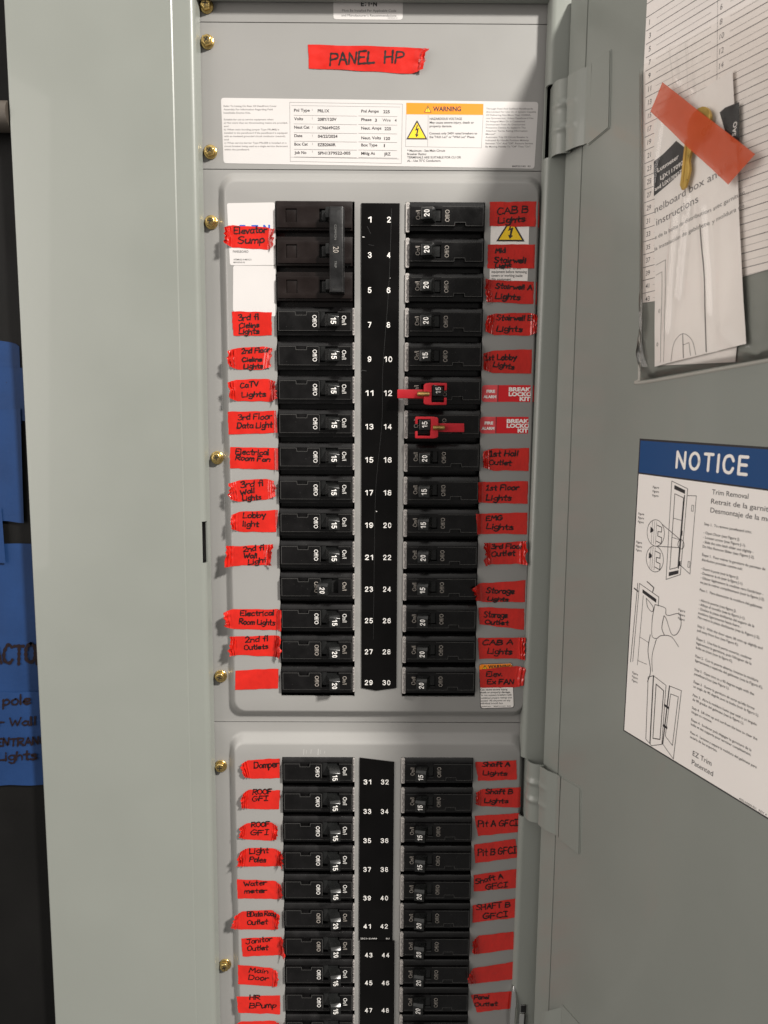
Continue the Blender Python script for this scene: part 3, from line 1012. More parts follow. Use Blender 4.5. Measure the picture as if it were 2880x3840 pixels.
three_pole(CL, .5 - P)
rows = {n: -P * ((n - 1) // 2) + .5 for n in range(1, 31)}
rows.update({n: -431.0 - 25.5 * ((n - 31) // 2) for n in range(31, 51)})
AMP = {n: '15' for n in list(range(7, 22, 2)) + [25, 31, 33, 35, 37, 39, 45, 47, 49, 10, 12, 14, 18, 20, 24, 32, 34, 36, 38]}
for n in range(2, 51):
    if n in (1, 3, 5):
        continue
    odd = n % 2
    a = AMP.get(n, '20')
    on = n not in (12, 23)
    note = {12: 'handle off inside a red lockout clip', 14: 'handle on inside a red lockout clip', 23: 'the one with its handle off',
            49: 'cut by the bottom edge', 50: 'cut by the bottom edge'}.get(n, 'handle switched on')
    breaker(-1 if odd else 1, a, CL if odd else CRT, rows[n], on,
            f'black {a} amp circuit breaker beside number {n}, {note}' if n < 49 else
            f'black circuit breaker below number {n - 2}, {note}', 'circuit breakers in the two columns')


# ------------------------------------------------------------------ red tape labels
def tape(name, corners, style, lines, mats, base, wscale=1.0, drape=True, ink_w=0.98, mi=1):
    """vinyl tape: the sheet follows the cover, ends crumpled (c), torn (t) or cut flat (f)"""
    TL, TR, BR, BL = corners
    seed = random.uniform(0, 90)
    nu, nv = 64, 14
    Lw = math.dist(TL, TR)
    ce = min(.26, 7.0 / Lw * random.uniform(.75, 1.15))
    amp = random.uniform(.8, 1.25)
    kf = random.uniform(2.5, 4.5)

    def nz(a, b, c=0):
        return noise.noise(Vector((a, b, c + seed)))

    def env(a):
        l = max(0, 1 - a / ce) if style[0] in 'ct' else 0
        r = max(0, 1 - (1 - a) / ce) if style[1] in 'ct' else 0
        return l, r

    def height(a, b, x):
        z = .35 + .16 * nz(a * 9, b * 3) + .1 * nz(a * 22, b * 6)
        l, r = env(a)
        for e, st in ((l, style[0]), (r, style[1])):
            if e > 0:
                f = (.45 if st == 't' else 1.0) * amp * min(1, e * 2.2)
                z += f * (.65 + .65 * math.sin(e * kf * 6.28 + 2.2 * nz(a * 4, b * 2.2) + 1.1 * b) + .8 * nz(a * 26, b * 5, 3))
                z += 3.2 * amp * e ** 2 * (.7 + .6 * nz(1, b * 2.5, 7))
        if drape:
            if x > 114.5:
                z -= min(5.5, .11 * (x - 114.5) ** 2)
            if -79.5 < x < 0:
                z += min(4.4, (x + 79.5) * 1.5)
            if 20 < x < 80.5:
                z += min(4.4, (80.5 - x) * 1.1)
        return z

    vs, fs = [], []
    for i in range(nu + 1):
        a = i / nu
        l, r = env(a)
        for j in range(nv + 1):
            b = j / nv
            tx, ty = TL[0] + (TR[0] - TL[0]) * a, TL[1] + (TR[1] - TL[1]) * a
            bx, by = BL[0] + (BR[0] - BL[0]) * a, BL[1] + (BR[1] - BL[1]) * a
            x, y = tx + (bx - tx) * b, ty + (by - ty) * b
            e = l + r
            sq = (.5 - b) * (4.4 * e ** 1.2 * (1 if nz(9, seed) > -.15 else -.35))
            y += -sq + .45 * nz(a * 5, 11 if b > .5 else 3) * (1 if b in (0, 1) else .6)
            if i < 7:
                x += (1 - i / 7) * (1.9 * nz(b * 6, 5) + .8 * nz(b * 17, 8)) * (1.0 if style[0] in 'ct' else .22)
            if i > nu - 7:
                x += (1 - (nu - i) / 7) * (1.9 * nz(b * 6, 25) + .8 * nz(b * 17, 28)) * (1.0 if style[1] in 'ct' else .22)
            vs.append((x, y, base + height(a, b, x)))
    m = nv + 1
    for i in range(nu):
        for j in range(nv):
            fs.append((i * m + j, i * m + j + 1, (i + 1) * m + j + 1, (i + 1) * m + j))
    mb = MB()
    mb.add(vs, fs, 0)
    x0, x1 = (TL[0] + BL[0]) / 2, (TR[0] + BR[0]) / 2

    def surf(x, y):
        a = min(1, max(0, (x - x0) / (x1 - x0)))
        yt, yb = TL[1] + (TR[1] - TL[1]) * a, BL[1] + (BR[1] - BL[1]) * a
        return base + height(a, min(1, max(0, (yt - y) / (yt - yb))), x)
    for t, ax, ay, bx, by, cap in lines:
        mb.write(t, ax, ay, bx, by, cap, .10, mi, ink_w * wscale, surf)
    c = ((x0 + x1) / 2, (TL[1] + BL[1]) / 2, base)
    return mb.build(name, mats, None, c, sharp=60)


TAPES = [
 (1, 'ct', [(-113.9, -4.3), (-77.4, -6.1), (-78.6, -22.1), (-114.6, -20.2)], [('Elevator', -108, -10.7, -83.5, -9.5, 4.5), ('Sump', -105.3, -17.7, -85.3, -16.8, 4.6)]),
 (7, 'ff', [(-110.7, -66.7), (-80.8, -67.5), (-81, -84.4), (-109.9, -84.6)], [('3rd fl', -106, -73.6, -90.5, -72.7, 4.3), ('Cielins', -105.4, -78.9, -90.6, -78.2, 3.4), ('Lights', -105.7, -83.4, -90.6, -83.1, 3.8)]),
 (9, 'ct', [(-114, -94.2), (-80.3, -92), (-82.3, -110), (-113.9, -109.7)], [('2nd Floor', -103.8, -98, -82.5, -96.6, 3.6), ('Cielins', -103.7, -104, -88.8, -103.5, 3.1), ('Lights', -102.5, -109.2, -88, -108.7, 3.5)]),
 (11, 'cc', [(-113.6, -117.5), (-78.4, -116.7), (-76.9, -133.6), (-113.1, -133.8)], [('CaTV', -105.5, -123.8, -91.7, -122.4, 3.9), ('Lights', -104.4, -130.5, -86.1, -129.9, 3.7)]),
 (13, 'ff', [(-115.4, -141.7), (-78.3, -140.6), (-77.2, -157.4), (-115.1, -158.9)], [('3rd Floor', -107.6, -147.8, -81.5, -146.8, 4.2), ('Data Light', -108.4, -154.2, -81.5, -153.2, 4)]),
 (15, 'ff', [(-114.2, -168.4), (-76.9, -169.1), (-76.9, -185.8), (-114.7, -184.8)], [('Electrical', -110.1, -173.9, -84.5, -174.4, 4), ('Room Fan', -110.1, -178.2, -83.7, -179.6, 3.6)]),
 (17, 'ct', [(-115, -194.6), (-79.8, -192.5), (-79.1, -208.2), (-114.2, -211.1)], [('3rd fl', -106.5, -199.8, -88.9, -198.1, 4.5), ('Wall', -106.5, -205.6, -95.7, -203.3, 3.6), ('Lights', -105.2, -209.7, -90.8, -208.7, 3.8)]),
 (19, 'cf', [(-113.9, -218.8), (-77.5, -217), (-79.5, -234.5), (-114.2, -234.2)], [('Lobby', -105.2, -223.5, -87.6, -222.7, 4.1), ('light', -105.6, -230.1, -93, -230, 4.1)]),
 (21, 'cc', [(-118.1, -245.9), (-81.9, -244.2), (-83, -260), (-119.3, -261.6)], [('2nd fl', -105.3, -250, -89.2, -248.6, 4.1), ('Wall', -105.4, -255.1, -94.7, -255, 3.7), ('Light', -101.6, -260.1, -87, -258, 3.9)]),
 (25, 'cf', [(-121, -296.4), (-75.7, -295.8), (-76.1, -313.1), (-120.4, -312.2)], [('Electrical', -108.7, -301.5, -82.2, -300.9, 4.2), ('Room Lights', -109.8, -308.1, -81.5, -308.9, 4.2)]),
 (27, 'cc', [(-117.3, -318.5), (-76.9, -317.1), (-76.9, -334.9), (-118.1, -333)], [('2nd fl', -105, -323.2, -87, -321.7, 4.3), ('Outlets', -106, -329.3, -87.3, -327.8, 3.8)]),
 (29, 'ff', [(-113.4, -346.3), (-79.1, -344.5), (-79.7, -361.2), (-114, -362.3)], []),
 (31, 'cf', [(-110.5, -421.7), (-78.9, -419.7), (-79.3, -436.7), (-107.5, -437.3)], [('Damper', -99.8, -428.2, -79.9, -426.8, 5.1)]),
 (33, 'cf', [(-109.6, -446.4), (-78.7, -447.1), (-80.3, -463.6), (-110.8, -463.2)], [('ROOF', -101.4, -450.7, -86, -450.1, 4.2), ('GFI', -102.2, -456.4, -89, -455.9, 4.2)]),
 (35, 'cc', [(-112, -475.8), (-81.2, -474.7), (-82, -491.1), (-112.4, -489.4)], [('ROOF', -103, -478.8, -88.3, -478.2, 4), ('GFI', -104.1, -485.8, -88.9, -485.5, 4.2)]),
 (37, 'cc', [(-112.6, -497), (-76.7, -497.9), (-76.9, -513.2), (-114.8, -513.6)], [('Light', -104.9, -502.1, -89.1, -501.3, 4.6), ('Poles', -105, -509.2, -91.6, -509.7, 4.3)]),
 (39, 'fc', [(-116, -524.9), (-78.5, -526.6), (-77.2, -542.5), (-115.6, -542.1)], [('Water', -110.2, -530.8, -91.4, -529.7, 3.9), ('meter', -109.8, -537.3, -91.1, -536.4, 3.7)]),
 (41, 'cc', [(-118.1, -553.8), (-80.7, -551.9), (-81.4, -569.8), (-121, -569.7)], [('BData Room', -107.8, -558.2, -83.2, -557.1, 4.2), ('Outlet', -107.9, -565.5, -91, -564.9, 4.2)]),
 (43, 'fc', [(-113.1, -578), (-77.6, -576.3), (-76.5, -592.6), (-112.3, -594.5)], [('Janitor', -109.2, -583.2, -87.3, -580, 4.4), ('Outlet', -108.3, -589.2, -90.8, -588.2, 4.2)]),
 (45, 'fc', [(-116.5, -602.2), (-82.3, -605.3), (-82.3, -622.3), (-116.5, -619.7)], [('Main', -107.2, -608.8, -91.1, -609.6, 4.2), ('Door', -107.6, -615.3, -91.2, -616.5, 4.3)]),
 (47, 'ff', [(-118.3, -631.3), (-81.5, -630), (-81.4, -647.6), (-117, -646.3)], [('HR', -107.1, -634.2, -98.3, -633.8, 4.3), ('BPump', -107.3, -641.7, -84.7, -641.1, 4.5)]),
 (49, 'cc', [(-121.7, -654.6), (-80, -653.2), (-80.2, -670.8), (-120.1, -671.4)], []),
 (2, 'ff', [(81.5, 13.1), (118.4, 13.9), (119.4, -4.4), (81.9, -3.8)], [('CAB B', 87.3, 4.5, 110, 6.1, 4.8), ('Lights', 88.2, -2.3, 108.1, -0.3, 4.1)]),
 (4, 'ff', [(80.9, -17.2), (117, -16.9), (116.4, -34.2), (81, -34.4)], [('Mid', 86.7, -23.5, 94, -22.8, 3.3), ('Stairwell', 86, -30.4, 109.4, -30.4, 3.8), ('Light', 86.9, -33.7, 98.6, -33.2, 2.3)]),
 (6, 'cf', [(78.9, -42.8), (118.9, -44), (118.9, -60.5), (80.8, -58.6)], [('Stairwell A', 87.3, -48.9, 114.7, -50, 3.5), ('Lights', 87.4, -56.5, 105.8, -57.2, 4.1)]),
 (8, 'cc', [(81.2, -67.5), (120.2, -66.3), (120.2, -83.5), (80.2, -83)], [('Stairwell B', 88.7, -72.2, 115.3, -72.4, 3.8), ('Lights', 88.9, -80.3, 108.1, -80.6, 3.9)]),
 (10, 'cf', [(78.7, -95.1), (118.1, -93.4), (117.8, -111.8), (79, -111.3)], [('1st Lobby', 80.1, -101.8, 104.3, -101.2, 4), ('Lights', 86.8, -106.5, 102.7, -108.6, 3.6)]),
 (16, 'cf', [(79.8, -169), (116.8, -168.2), (117, -185.8), (80.6, -185.5)], [('1st Hall', 85.7, -174.8, 107.6, -174.2, 4.3), ('Outlet', 85.4, -181, 102.4, -181.4, 3.7)]),
 (18, 'ff', [(76.7, -194.5), (116.2, -193.6), (116.5, -211.2), (77.5, -210.5)], [('1st Floor', 83.6, -200.7, 108.8, -200.6, 4.1), ('Lights', 83.8, -208.8, 103.1, -208.8, 4.2)]),
 (20, 'ff', [(75.4, -219.3), (118.2, -218), (117.8, -235.5), (76.9, -235)], [('EMG', 84.1, -224.7, 96.7, -224, 3.8), ('Lights', 84.3, -231.1, 105.1, -231.9, 4.1)]),
 (22, 'cc', [(82.1, -242.8), (115.9, -240.8), (115.9, -258.7), (83.3, -259.3)], [('3rd Floor', 88.7, -246.9, 113.2, -246.6, 3.9), ('Outlet', 88.8, -252.9, 107.4, -252, 3.9)]),
 (24, 'cf', [(73.8, -275.1), (118.2, -271.7), (118, -289.4), (77.6, -289.5)], [('Storage', 85.4, -282, 107.3, -282.9, 4.5), ('Lights', 86.4, -288.1, 102.9, -289, 3)]),
 (26, 'ff', [(79.5, -293.7), (115.9, -294.7), (116.2, -312.2), (80.4, -307.6)], [('Storage', 84, -301.7, 102.3, -302.1, 4.5), ('Outlet', 85, -307.3, 103.4, -308.2, 3.6)]),
 (28, 'fc', [(79.5, -318.7), (117, -318.5), (117.5, -335.6), (81, -335.8)], [('CAB A', 83.1, -324.3, 107.5, -324, 4), ('Lights', 87.4, -331.5, 106.8, -331.9, 4.3)]),
 (30, 'fc', [(81.2, -344.8), (118.6, -340.9), (117.4, -359.3), (82.4, -359.7)], [('Elev.', 86.9, -350.6, 99.8, -350, 4), ('Ex FAN', 87.9, -356.8, 109.3, -356.7, 4)]),
 (32, 'ff', [(79.3, -422.3), (112.8, -420.8), (113.7, -437.1), (82.2, -438.5)], [('Shaft A', 85.2, -426.3, 107.8, -425.9, 3.8), ('Lights', 85.8, -433.2, 105.6, -433.6, 3.6)]),
 (34, 'cf', [(80.4, -445.8), (117.2, -443.8), (117.4, -461.5), (79.8, -460.1)], [('Shaft B', 88.5, -449.6, 110.3, -449.5, 4), ('Lights', 87.7, -457.1, 107.2, -457.4, 3.6)]),
 (36, 'ff', [(79.7, -468.7), (116.4, -466.3), (117.6, -482.5), (83.1, -486.3)], [('Pit A GFCI', 83, -478.2, 115.7, -477.1, 5.2)]),
 (38, 'ff', [(79.8, -493.9), (114.1, -488.6), (116.3, -505), (81.2, -510.2)], [('Pit B GFCI', 83.5, -503.6, 115, -501, 5.6)]),
 (40, 'ff', [(80, -520.5), (118.7, -514.8), (118.7, -531.7), (80.6, -535.4)], [('Shaft A', 82.1, -528.7, 104.5, -523, 4.3), ('GFCI', 90.3, -533.3, 108.5, -531.2, 4.3)]),
 (42, 'ff', [(79.6, -547.9), (116.5, -541), (117, -558.7), (80.1, -563.2)], [('SHAFT B', 83, -552, 110.9, -548.8, 4.7), ('GFCI', 88.5, -559.8, 109.7, -557.7, 4.7)]),
 (44, 'cf', [(79.6, -575.7), (114.4, -571.3), (115.3, -587.4), (81.1, -592.1)], []),
 (46, 'cf', [(75.6, -605.8), (115.4, -598.7), (116.4, -614.6), (78.6, -619.6)], []),
 (48, 'ff', [(79.7, -629.4), (113.9, -625.7), (114.6, -641.8), (85.6, -645.5)], [('Panel', 82.8, -633.4, 95.4, -632.7, 3.5), ('Outlet', 83.3, -639.7, 102.7, -639.1, 3.5)]),
 (0, 'fc', [(-52.6, 124.9), (34.6, 122.7), (30.7, 104.9), (-52.2, 108.2)], [('PANEL', -36.7, 110.3, -4.5, 112.7, 8), ('HP', 3.4, 112.4, 16.9, 112.8, 8)]),
]
ROOF = 0
for near, style, corners, lines in TAPES:
    words = ' '.join(l[0] for l in lines)
    if near == 0:
        o = tape('red_tape', corners, style, lines, [RED, MARKER], -7, 1.45, drape=False)
        tag(o, 'long red tape handwritten PANEL HP on the blank upper cover', 'tape label')
        continue
    col = 'left' if near % 2 else 'right'
    if words == 'ROOF GFI':
        ROOF += 1
        lab = f'red tape handwritten ROOF GFI, the {("upper", "lower")[ROOF - 1]} of two, beside breaker {near}'
    elif words:
        lab = f'red tape handwritten "{words}" {col} of breaker {near}'
    elif near == 49:
        lab = 'red tape cut off by the bottom edge, below the HR Pump tape'
    else:
        lab = f'blank red tape without writing {col} of breaker {near}'
    o = tape('red_tape', corners, style, lines, [RED, MARKER], 0)
    tag(o, lab, 'tape label', 'red tape labels beside the breakers')


# ------------------------------------------------------------------ printed labels on the covers
def bolt_triangle(mb, x0, x1, y0, y1, z, yel, blk):
    xm = (x0 + x1) / 2
    w, h = x1 - x0, y1 - y0
    mb.flat([(x0 - w * .06, y0 - h * .04), (x1 + w * .06, y0 - h * .04), (xm + w * .02, y1 + h * .05), (xm - w * .02, y1 + h * .05)], z, blk)
    mb.flat([(x0 + w * .05, y0 + h * .04), (x1 - w * .05, y0 + h * .04), (xm, y1 - h * .07)], z + .03, yel)
    q = [(.50, .80), (.40, .46), (.50, .50), (.46, .26), (.40, .27), (.475, .08), (.60, .24), (.535, .25), (.60, .62), (.49, .58), (.56, .80)]
    mb.flat([(x0 + a * w, y0 + b * h) for a, b in q], z + .06, blk)


def bang_triangle(mb, x0, x1, y0, y1, z, yel, blk):
    xm = (x0 + x1) / 2
    mb.flat([(x0, y0), (x1, y0), (xm, y1)], z, blk)
    i = (x1 - x0) * .14
    mb.flat([(x0 + i, y0 + i * .5), (x1 - i, y0 + i * .5), (xm, y1 - i * 1.1)], z + .03, yel)
    mb.flat([(xm - i * .3, y0 + (y1 - y0) * .36), (xm + i * .3, y0 + (y1 - y0) * .36), (xm + i * .45, y0 + (y1 - y0) * .7), (xm - i * .45, y0 + (y1 - y0) * .7)], z + .06, blk)
    mb.flat([(xm - i * .35, y0 + (y1 - y0) * .16), (xm + i * .35, y0 + (y1 - y0) * .16), (xm + i * .35, y0 + (y1 - y0) * .28), (xm - i * .35, y0 + (y1 - y0) * .28)], z + .06, blk)


def quad_rounded(TL, TR, BR, BL, r=1.6):
    pts = []
    Q = [TL, TR, BR, BL]
    for i in range(4):
        p, a, b = Vector(Q[i]), Vector(Q[i - 1]), Vector(Q[(i + 1) % 4])
        u, v = (a - p).normalized() * r, (b - p).normalized() * r
        for k in range(6):
            t = k / 5
            pts.append(tuple(p + u * (1 - t) ** 2 + v * t ** 2))
    return pts


LMATS = [LIT_PAPER, INK, ORANGE, YELLOW, GREYINK, LOGOBLUE]
HMATS = [SHADE_PAPER, INK, ORANGE, YELLOW, GREYINK, LOGOBLUE]

# big data label
g = lambda X, Y: (-117.2 + (X - 152) * .16605, 87.7 - (Y - 435) * .1583 + (X - 152) * .00109)
mb = MB()
zt = -6.82
mb.prism(quad_rounded(g(152, 435), g(1563, 458 - 4), g(1553, 750), g(158, 725), 2.4)[::-1], -6.99, -6.85, 0)


def para(lines, X, Y, dY, cap, bold=0.0, m=1, widths=None):
    for i, t in enumerate(lines):
        if t:
            x, y = g(X, Y + i * dY)
            mb.text(t, x, y, cap, zt, m, ang=.0065, bold=bold + .012, squeeze=.78, width=(widths[i] * .166 if widths and widths[i] else None))


para(['Refer To Listing On Rear Of Deadfront Cover', 'Assembly For Information Regarding Field', 'Installable Device Kits.', '',
      'Suitable for use as service equipment when:', 'a) Not more than six disconnecting means are provided,', 'and',
      'b) When main bonding jumper Type PRLMBJ is', 'installed in the panelboard if the panelboard is equipped',
      'with an insulated grounded circuit conductor (neutral),', 'and', 'c) When service barrier Type PRLSEB is installed on a',
      'circuit breaker being used as a single service disconnect', 'within the panelboard.'], 163, 475, 14.8, 1.15, 0, 4,
     [236, 218, 120, 0, 222, 284, 20, 246, 282, 274, 20, 278, 284, 112])
para(['Through Feed And Subfeed Panelboards', 'Are Limited For Use On A System Capable', 'Of Delivering Not More Than 10,000A,',
      'rms Symmetrical, Unless Panelboard Has', 'An Integral Main Or Is Connected', 'Downstream From An Overcurrent', 'Protective Device As Stated In The',
      'Attached "Series Rating Information', 'Manual"', 'Automatic Trip Of Circuit Breaker Is', 'Indicated By Handle Position Midway',
      'Between "On" And "Off". Restore Service', 'By Moving Handle To "Off" Then "On".'], 1331, 487, 14.0, 1.15, 0, 4,
     [208, 222, 200, 212, 174, 176, 178, 186, 44, 190, 194, 212, 204])
# the table
ta, tb_, tc, td = g(457, 455), g(958, 463), g(955, 727), g(457, 717)
mb.line([ta, tb_, tc, td], .22, zt, 4, True)
for Y in (512, 550, 589, 627, 663, 697):
    mb.line([g(475, Y), g(755, Y + 4)], .2, zt, 4)
    mb.line([g(763, Y + 3), g(935, Y + 6)], .2, zt, 4)
    mb.line([g(557, Y - 28), g(557, Y - 20)], .2, zt, 4)
mb.line([g(459, 698), g(945, 707)], .2, zt, 4)
mb.line([g(465, 469), g(948, 476)], .2, zt, 4)
for i, (a, b, wa, wb) in enumerate((('Pnl Type', 'PRL1X', 70, 52), ('Volts', '208Y/120V', 40, 84), ('Neut Cat', '1C96649G25', 68, 98), ('Date', '04/22/2024', 36, 88),
                                    ('Box Cat', 'EZB2060R', 60, 80), ('Job No', 'SPH1379522-005', 54, 146))):
    Y = 496 + i * 37.5
    mb.text(a, *g(476, Y), 1.95, zt, 1, ang=.0065, bold=.026, width=wa * .166)
    mb.text(b, *g(581, Y + 3), 2.0, zt, 1, ang=.0065, bold=.03, width=wb * .166)
for i, (a, b, x2, wa, wb) in enumerate((('Pnl Amps', '225', 873, 78, 29), ('Phase', '3', 836, 46, 9), ('Neut. Amps', '225', 879, 90, 29), ('Neut. Volts', '120', 877, 88, 27),
                                        ('Box Type', '1', 876, 72, 5), ('Mfdg At', 'JRZ', 877, 62, 30))):
    Y = 500 + i * 37.5 + (6 if i == 3 else 0)
    mb.text(a, *g(775, Y), 1.95, zt, 1, ang=.0065, bold=.026, width=wa * .166)
    mb.text(b, *g(x2, Y + 3), 2.0, zt, 1, ang=.0065, bold=.03, width=wb * .166)
mb.text('Wire', *g(870, 540), 1.95, zt, 1, ang=.0065, bold=.012, width=36 * .166)
mb.text('4', *g(924, 541), 2.0, zt, 1, ang=.0065, bold=.014)
# warning block
mb.flat([g(975, 457), g(975, 508), g(1318, 511), g(1318, 462)], zt, 2)
mb.line([g(975, 508), g(973, 651), g(1313, 657), g(1318, 511)], .2, zt, 4)
mb.line([g(1073, 511), g(1072, 652)], .2, zt, 4)
bang_triangle(mb, *[v for p in zip(g(1054, 500), g(1088, 468)) for v in p], zt + .05, 3, 1)
mb.text('WARNING', *g(1094, 494), 3.1, zt + .05, 1, ang=.0065, bold=.03, width=125 * .166)
x0, y0 = g(981, 616)
x1, y1 = g(1066, 540)
bolt_triangle(mb, x0, x1, y0, y1, zt + .02, 3, 1)
for X, Y, t, wd, c in ((1080, 533, 'HAZARDOUS VOLTAGE', 144, 1.6), (1080, 549, 'May cause severe injury, death or', 198, 1.5), (1080, 565, 'property damage.', 100, 1.5),
                       (1079, 597, 'Connect only 240V rated breakers to', 214, 1.5), (1079, 613, 'the "High Leg" or "Wild Leg" Phase.', 204, 1.5),
                       (981, 674, '* Maximum - See Main Circuit', 170, 1.5), (981, 689, 'Breaker Rating', 86, 1.5), (981, 704, 'TERMINALS ARE SUITABLE FOR CU OR', 242, 1.5),
                       (981, 719, 'AL - Use 75°C Conductors.', 152, 1.5), (1453, 743, '800P251H01  R3', 82, 1.1)):
    mb.text(t, *g(X, Y), c, zt, 1, ang=.0065, width=wd * .166, bold=.018)
tag(mb.build('data_label', LMATS, None, (0, 60, -7), smooth=False),
    'wide white data label with ratings table and orange WARNING block', 'label')

# small label cut by the top edge
mb = MB()
mb.prism(rrect(-34.1, 16.4, 142.1, 168, 2.0), -6.99, -6.85, 0)
mb.text('E', -14.1, 151.2, 3.1, zt, 1, bold=.045, width=2.3)
mb.flat([(-11.2, 153.4), (-10.3, 153.4), (-10.3, 154.3), (-11.2, 154.3)], zt, 1)
mb.flat([(-11.2, 151.3), (-10.3, 151.3), (-10.3, 152.2), (-11.2, 152.2)], zt, 1)
mb.text('T', -9.6, 151.2, 3.1, zt, 1, bold=.045, width=2.8)
mb.flat([(-6.5 + .55 * math.cos(i * .63), 152.8 + .55 * math.sin(i * .63)) for i in range(10)], zt, 1)
mb.text('N', -5.3, 151.2, 3.1, zt, 1, bold=.045, width=2.9)
mb.text('Must Be Installed Per Applicable Code', -27.8, 147.4, 1.55, zt, 1, width=39.4)
mb.text("and Manufacturer's Recommendations", -28.3, 144.1, 1.55, zt, 1, width=40)
mb.text('800P2084H01 R3', 5.5, 142.9, .7, zt, 4, width=7)
tag(mb.build('maker_label', LMATS, None, (-9, 150, -7), smooth=False), 'small white label with bold logo, cut by the top edge of the photo', 'label')

# logo label half under the Elevator Sump tape
zt = .2
mb = MB()
mb.prism(quad_rounded((-112.9, 11.2), (-77.5, 12.0), (-77.5, -32.9), (-111.5, -33.2), 1.6)[::-1], .02, .15, 0)
mb.text('E', -104, -9.6, 5.0, zt, 5, bold=.05, width=4.6)
mb.text('T', -95, -9.6, 5.0, zt, 5, bold=.05, width=5)
mb.text('N', -86.2, -9.6, 5.2, zt, 5, bold=.05, width=5.0)
for t, x, y, h, w_ in (('PANELBOARD', -109.1, -24.1, 1.7, 11.5), ('ASSEMBLED IN MEXICO', -108.8, -29.6, 1.1, 13.4), ('800P287H05 R2', -108.9, -31.6, 1.0, 8.6)):
    mb.text(t, x, y, h, zt, 1, width=w_, bold=.004)
tag(mb.build('maker_label', LMATS, None, (-95, -10, 0), smooth=False), 'white label with blue logo, half covered by the Elevator Sump tape', 'label')

mb = MB()
mb.prism(quad_rounded((-109.1, -33.4), (-77.5, -33.4), (-78.2, -70.5), (-110, -66.8), 1.8)[::-1], .02, .15, 0)
tag(mb.build('blank_label', LMATS, None, (-94, -52, 0), smooth=False), 'plain white square label above the "3rd fl" tape, nothing printed', 'label')

# shock hazard label under the right hand tapes
mb = MB()
mb.prism(quad_rounded((82.9, 12.3), (111.4, 12.5), (111.3, -43.3), (82.7, -43.4), .6)[::-1], .02, .15, 0)
bolt_triangle(mb, 88.1, 107.2, -14.3, .9, zt, 3, 1)
for i, t in enumerate(('Turn off power to this', 'equipment before removing', 'covers or working inside', 'this equipment.')):
    mb.text(t, 84.1, -34.9 - 2.75 * i, 1.85, zt, 1, width=(22, 26.4, 23.3, 15)[i], bold=.012)
tag(mb.build('hazard_label', HMATS, None, (97, -15, 0), smooth=False), 'white shock hazard label with yellow bolt triangle, between CAB B and Stairwell A tapes', 'label')

# warning label under the Elev. Ex FAN tape
mb = MB()
Q = ((80.8, -340.1), (107.9, -339.1), (110.1, -376.6), (82.8, -377.4))
mb.prism(quad_rounded(*Q, 2.2)[::-1], .02, .13, 1)
sh = lambda p, k: (95.5 + (p[0] - 95.5) * k, -358.5 + (p[1] + 358.5) * (1 - (1 - k) * .75))
mb.prism(quad_rounded(*[sh(p, .965) for p in Q], 1.9)[::-1], .13, .16, 0)
mb.prism([(81.35, -346.0), (108.0, -345.3), (107.6, -341.4), (106.3, -339.8), (82.5, -340.6), (81.3, -342)], .16, .19, 2)
zt = .24
bang_triangle(mb, 83.5, 87.7, -344.5, -341.1, zt, 3, 1)
mb.text('WARNING', 88.3, -343.8, 2.6, zt, 1, width=19, bold=.03, ang=.03)
for i, (t, wd) in enumerate((('Hazardous voltage.', 18), ('Can cause severe injury,', 22), ('death or property damage.', 24.2), ('Do not connect breakers with', 25.2),
                             ('combined ampere ratings that', 25.6), ('exceed 140 amperes on any', 24.3), ('individual branch bus', 18.2))):
    mb.text(t, 82.4 + .02 * i, -359.9 - 2.3 * i, 1.5, zt, 1, width=wd, bold=.012 if i < 3 else .002, ang=.02)
mb.text('connector.', 83.2, -376.0, 1.2, zt, 1, width=8.5, ang=.02)
mb.text('800P251H21  R03', 93.5, -375.8, .95, zt, 1, width=13.6, ang=.02)
tag(mb.build('warning_label', HMATS, None, (95, -358, 0), smooth=False), 'small orange topped WARNING label half covered by the "Elev. Ex FAN" tape', 'label')

# fire alarm stickers
for y, dx, lab in ((-120.5, .5, 'upper of two red FIRE ALARM breaker lockout stickers'), (-144.5, -.4, 'lower of two red FIRE ALARM breaker lockout stickers')):
    mb = MB()
    prof_x = [80.5, 90.2, 90.8, 104, 112, 114.5, 116, 117.4, 118.4]
    zz = lambda x: .14 - (min(5.5, .11 * (x - 114.5) ** 2) if x > 114.5 else 0)
    pk = [p for p in rrect(78.2 + dx, 90.6 + dx, y - 12.7, y, 2.4, 5) if p[0] < 88]
    mb.prism([(90.3 + dx, y - 12.7), (90.3 + dx, y)] + pk, .02, .14, 1)
    for a, b in zip(prof_x[1:], prof_x[2:]):
        mb.add([(a + dx, y - 12.6, zz(a)), (b + dx, y - 12.5, zz(b)), (b + dx, y + .1, zz(b)), (a + dx, y, zz(a))], [(0, 1, 2, 3)], 2 if a < 90.5 else 0)
    z = .2
    mb.text('FIRE', 81.7 + dx, y - 5.7, 2.0, z, 3, width=6.6, bold=.055)
    mb.text('ALARM', 79.4 + dx, y - 9.8, 2.0, z, 3, width=9.9, bold=.055)
    for t, x, yy, wd in (('BREAK', 98.7, -4.5, 17.2), ('LOCKO', 98.7, -8.1, 17.6), ('KIT', 107.2, -11.7, 8.2)):
        mb.text(t, x + dx, y + yy, 2.75, .07, 3, width=wd, bold=.05, surf=lambda X, Y: zz(X - dx))
    tag(mb.build('fire_alarm_sticker', [FIRERED, FIREPINK, INK, PRINT], None, (98, y - 6, 0), smooth=False), lab, 'sticker', 'fire alarm stickers')


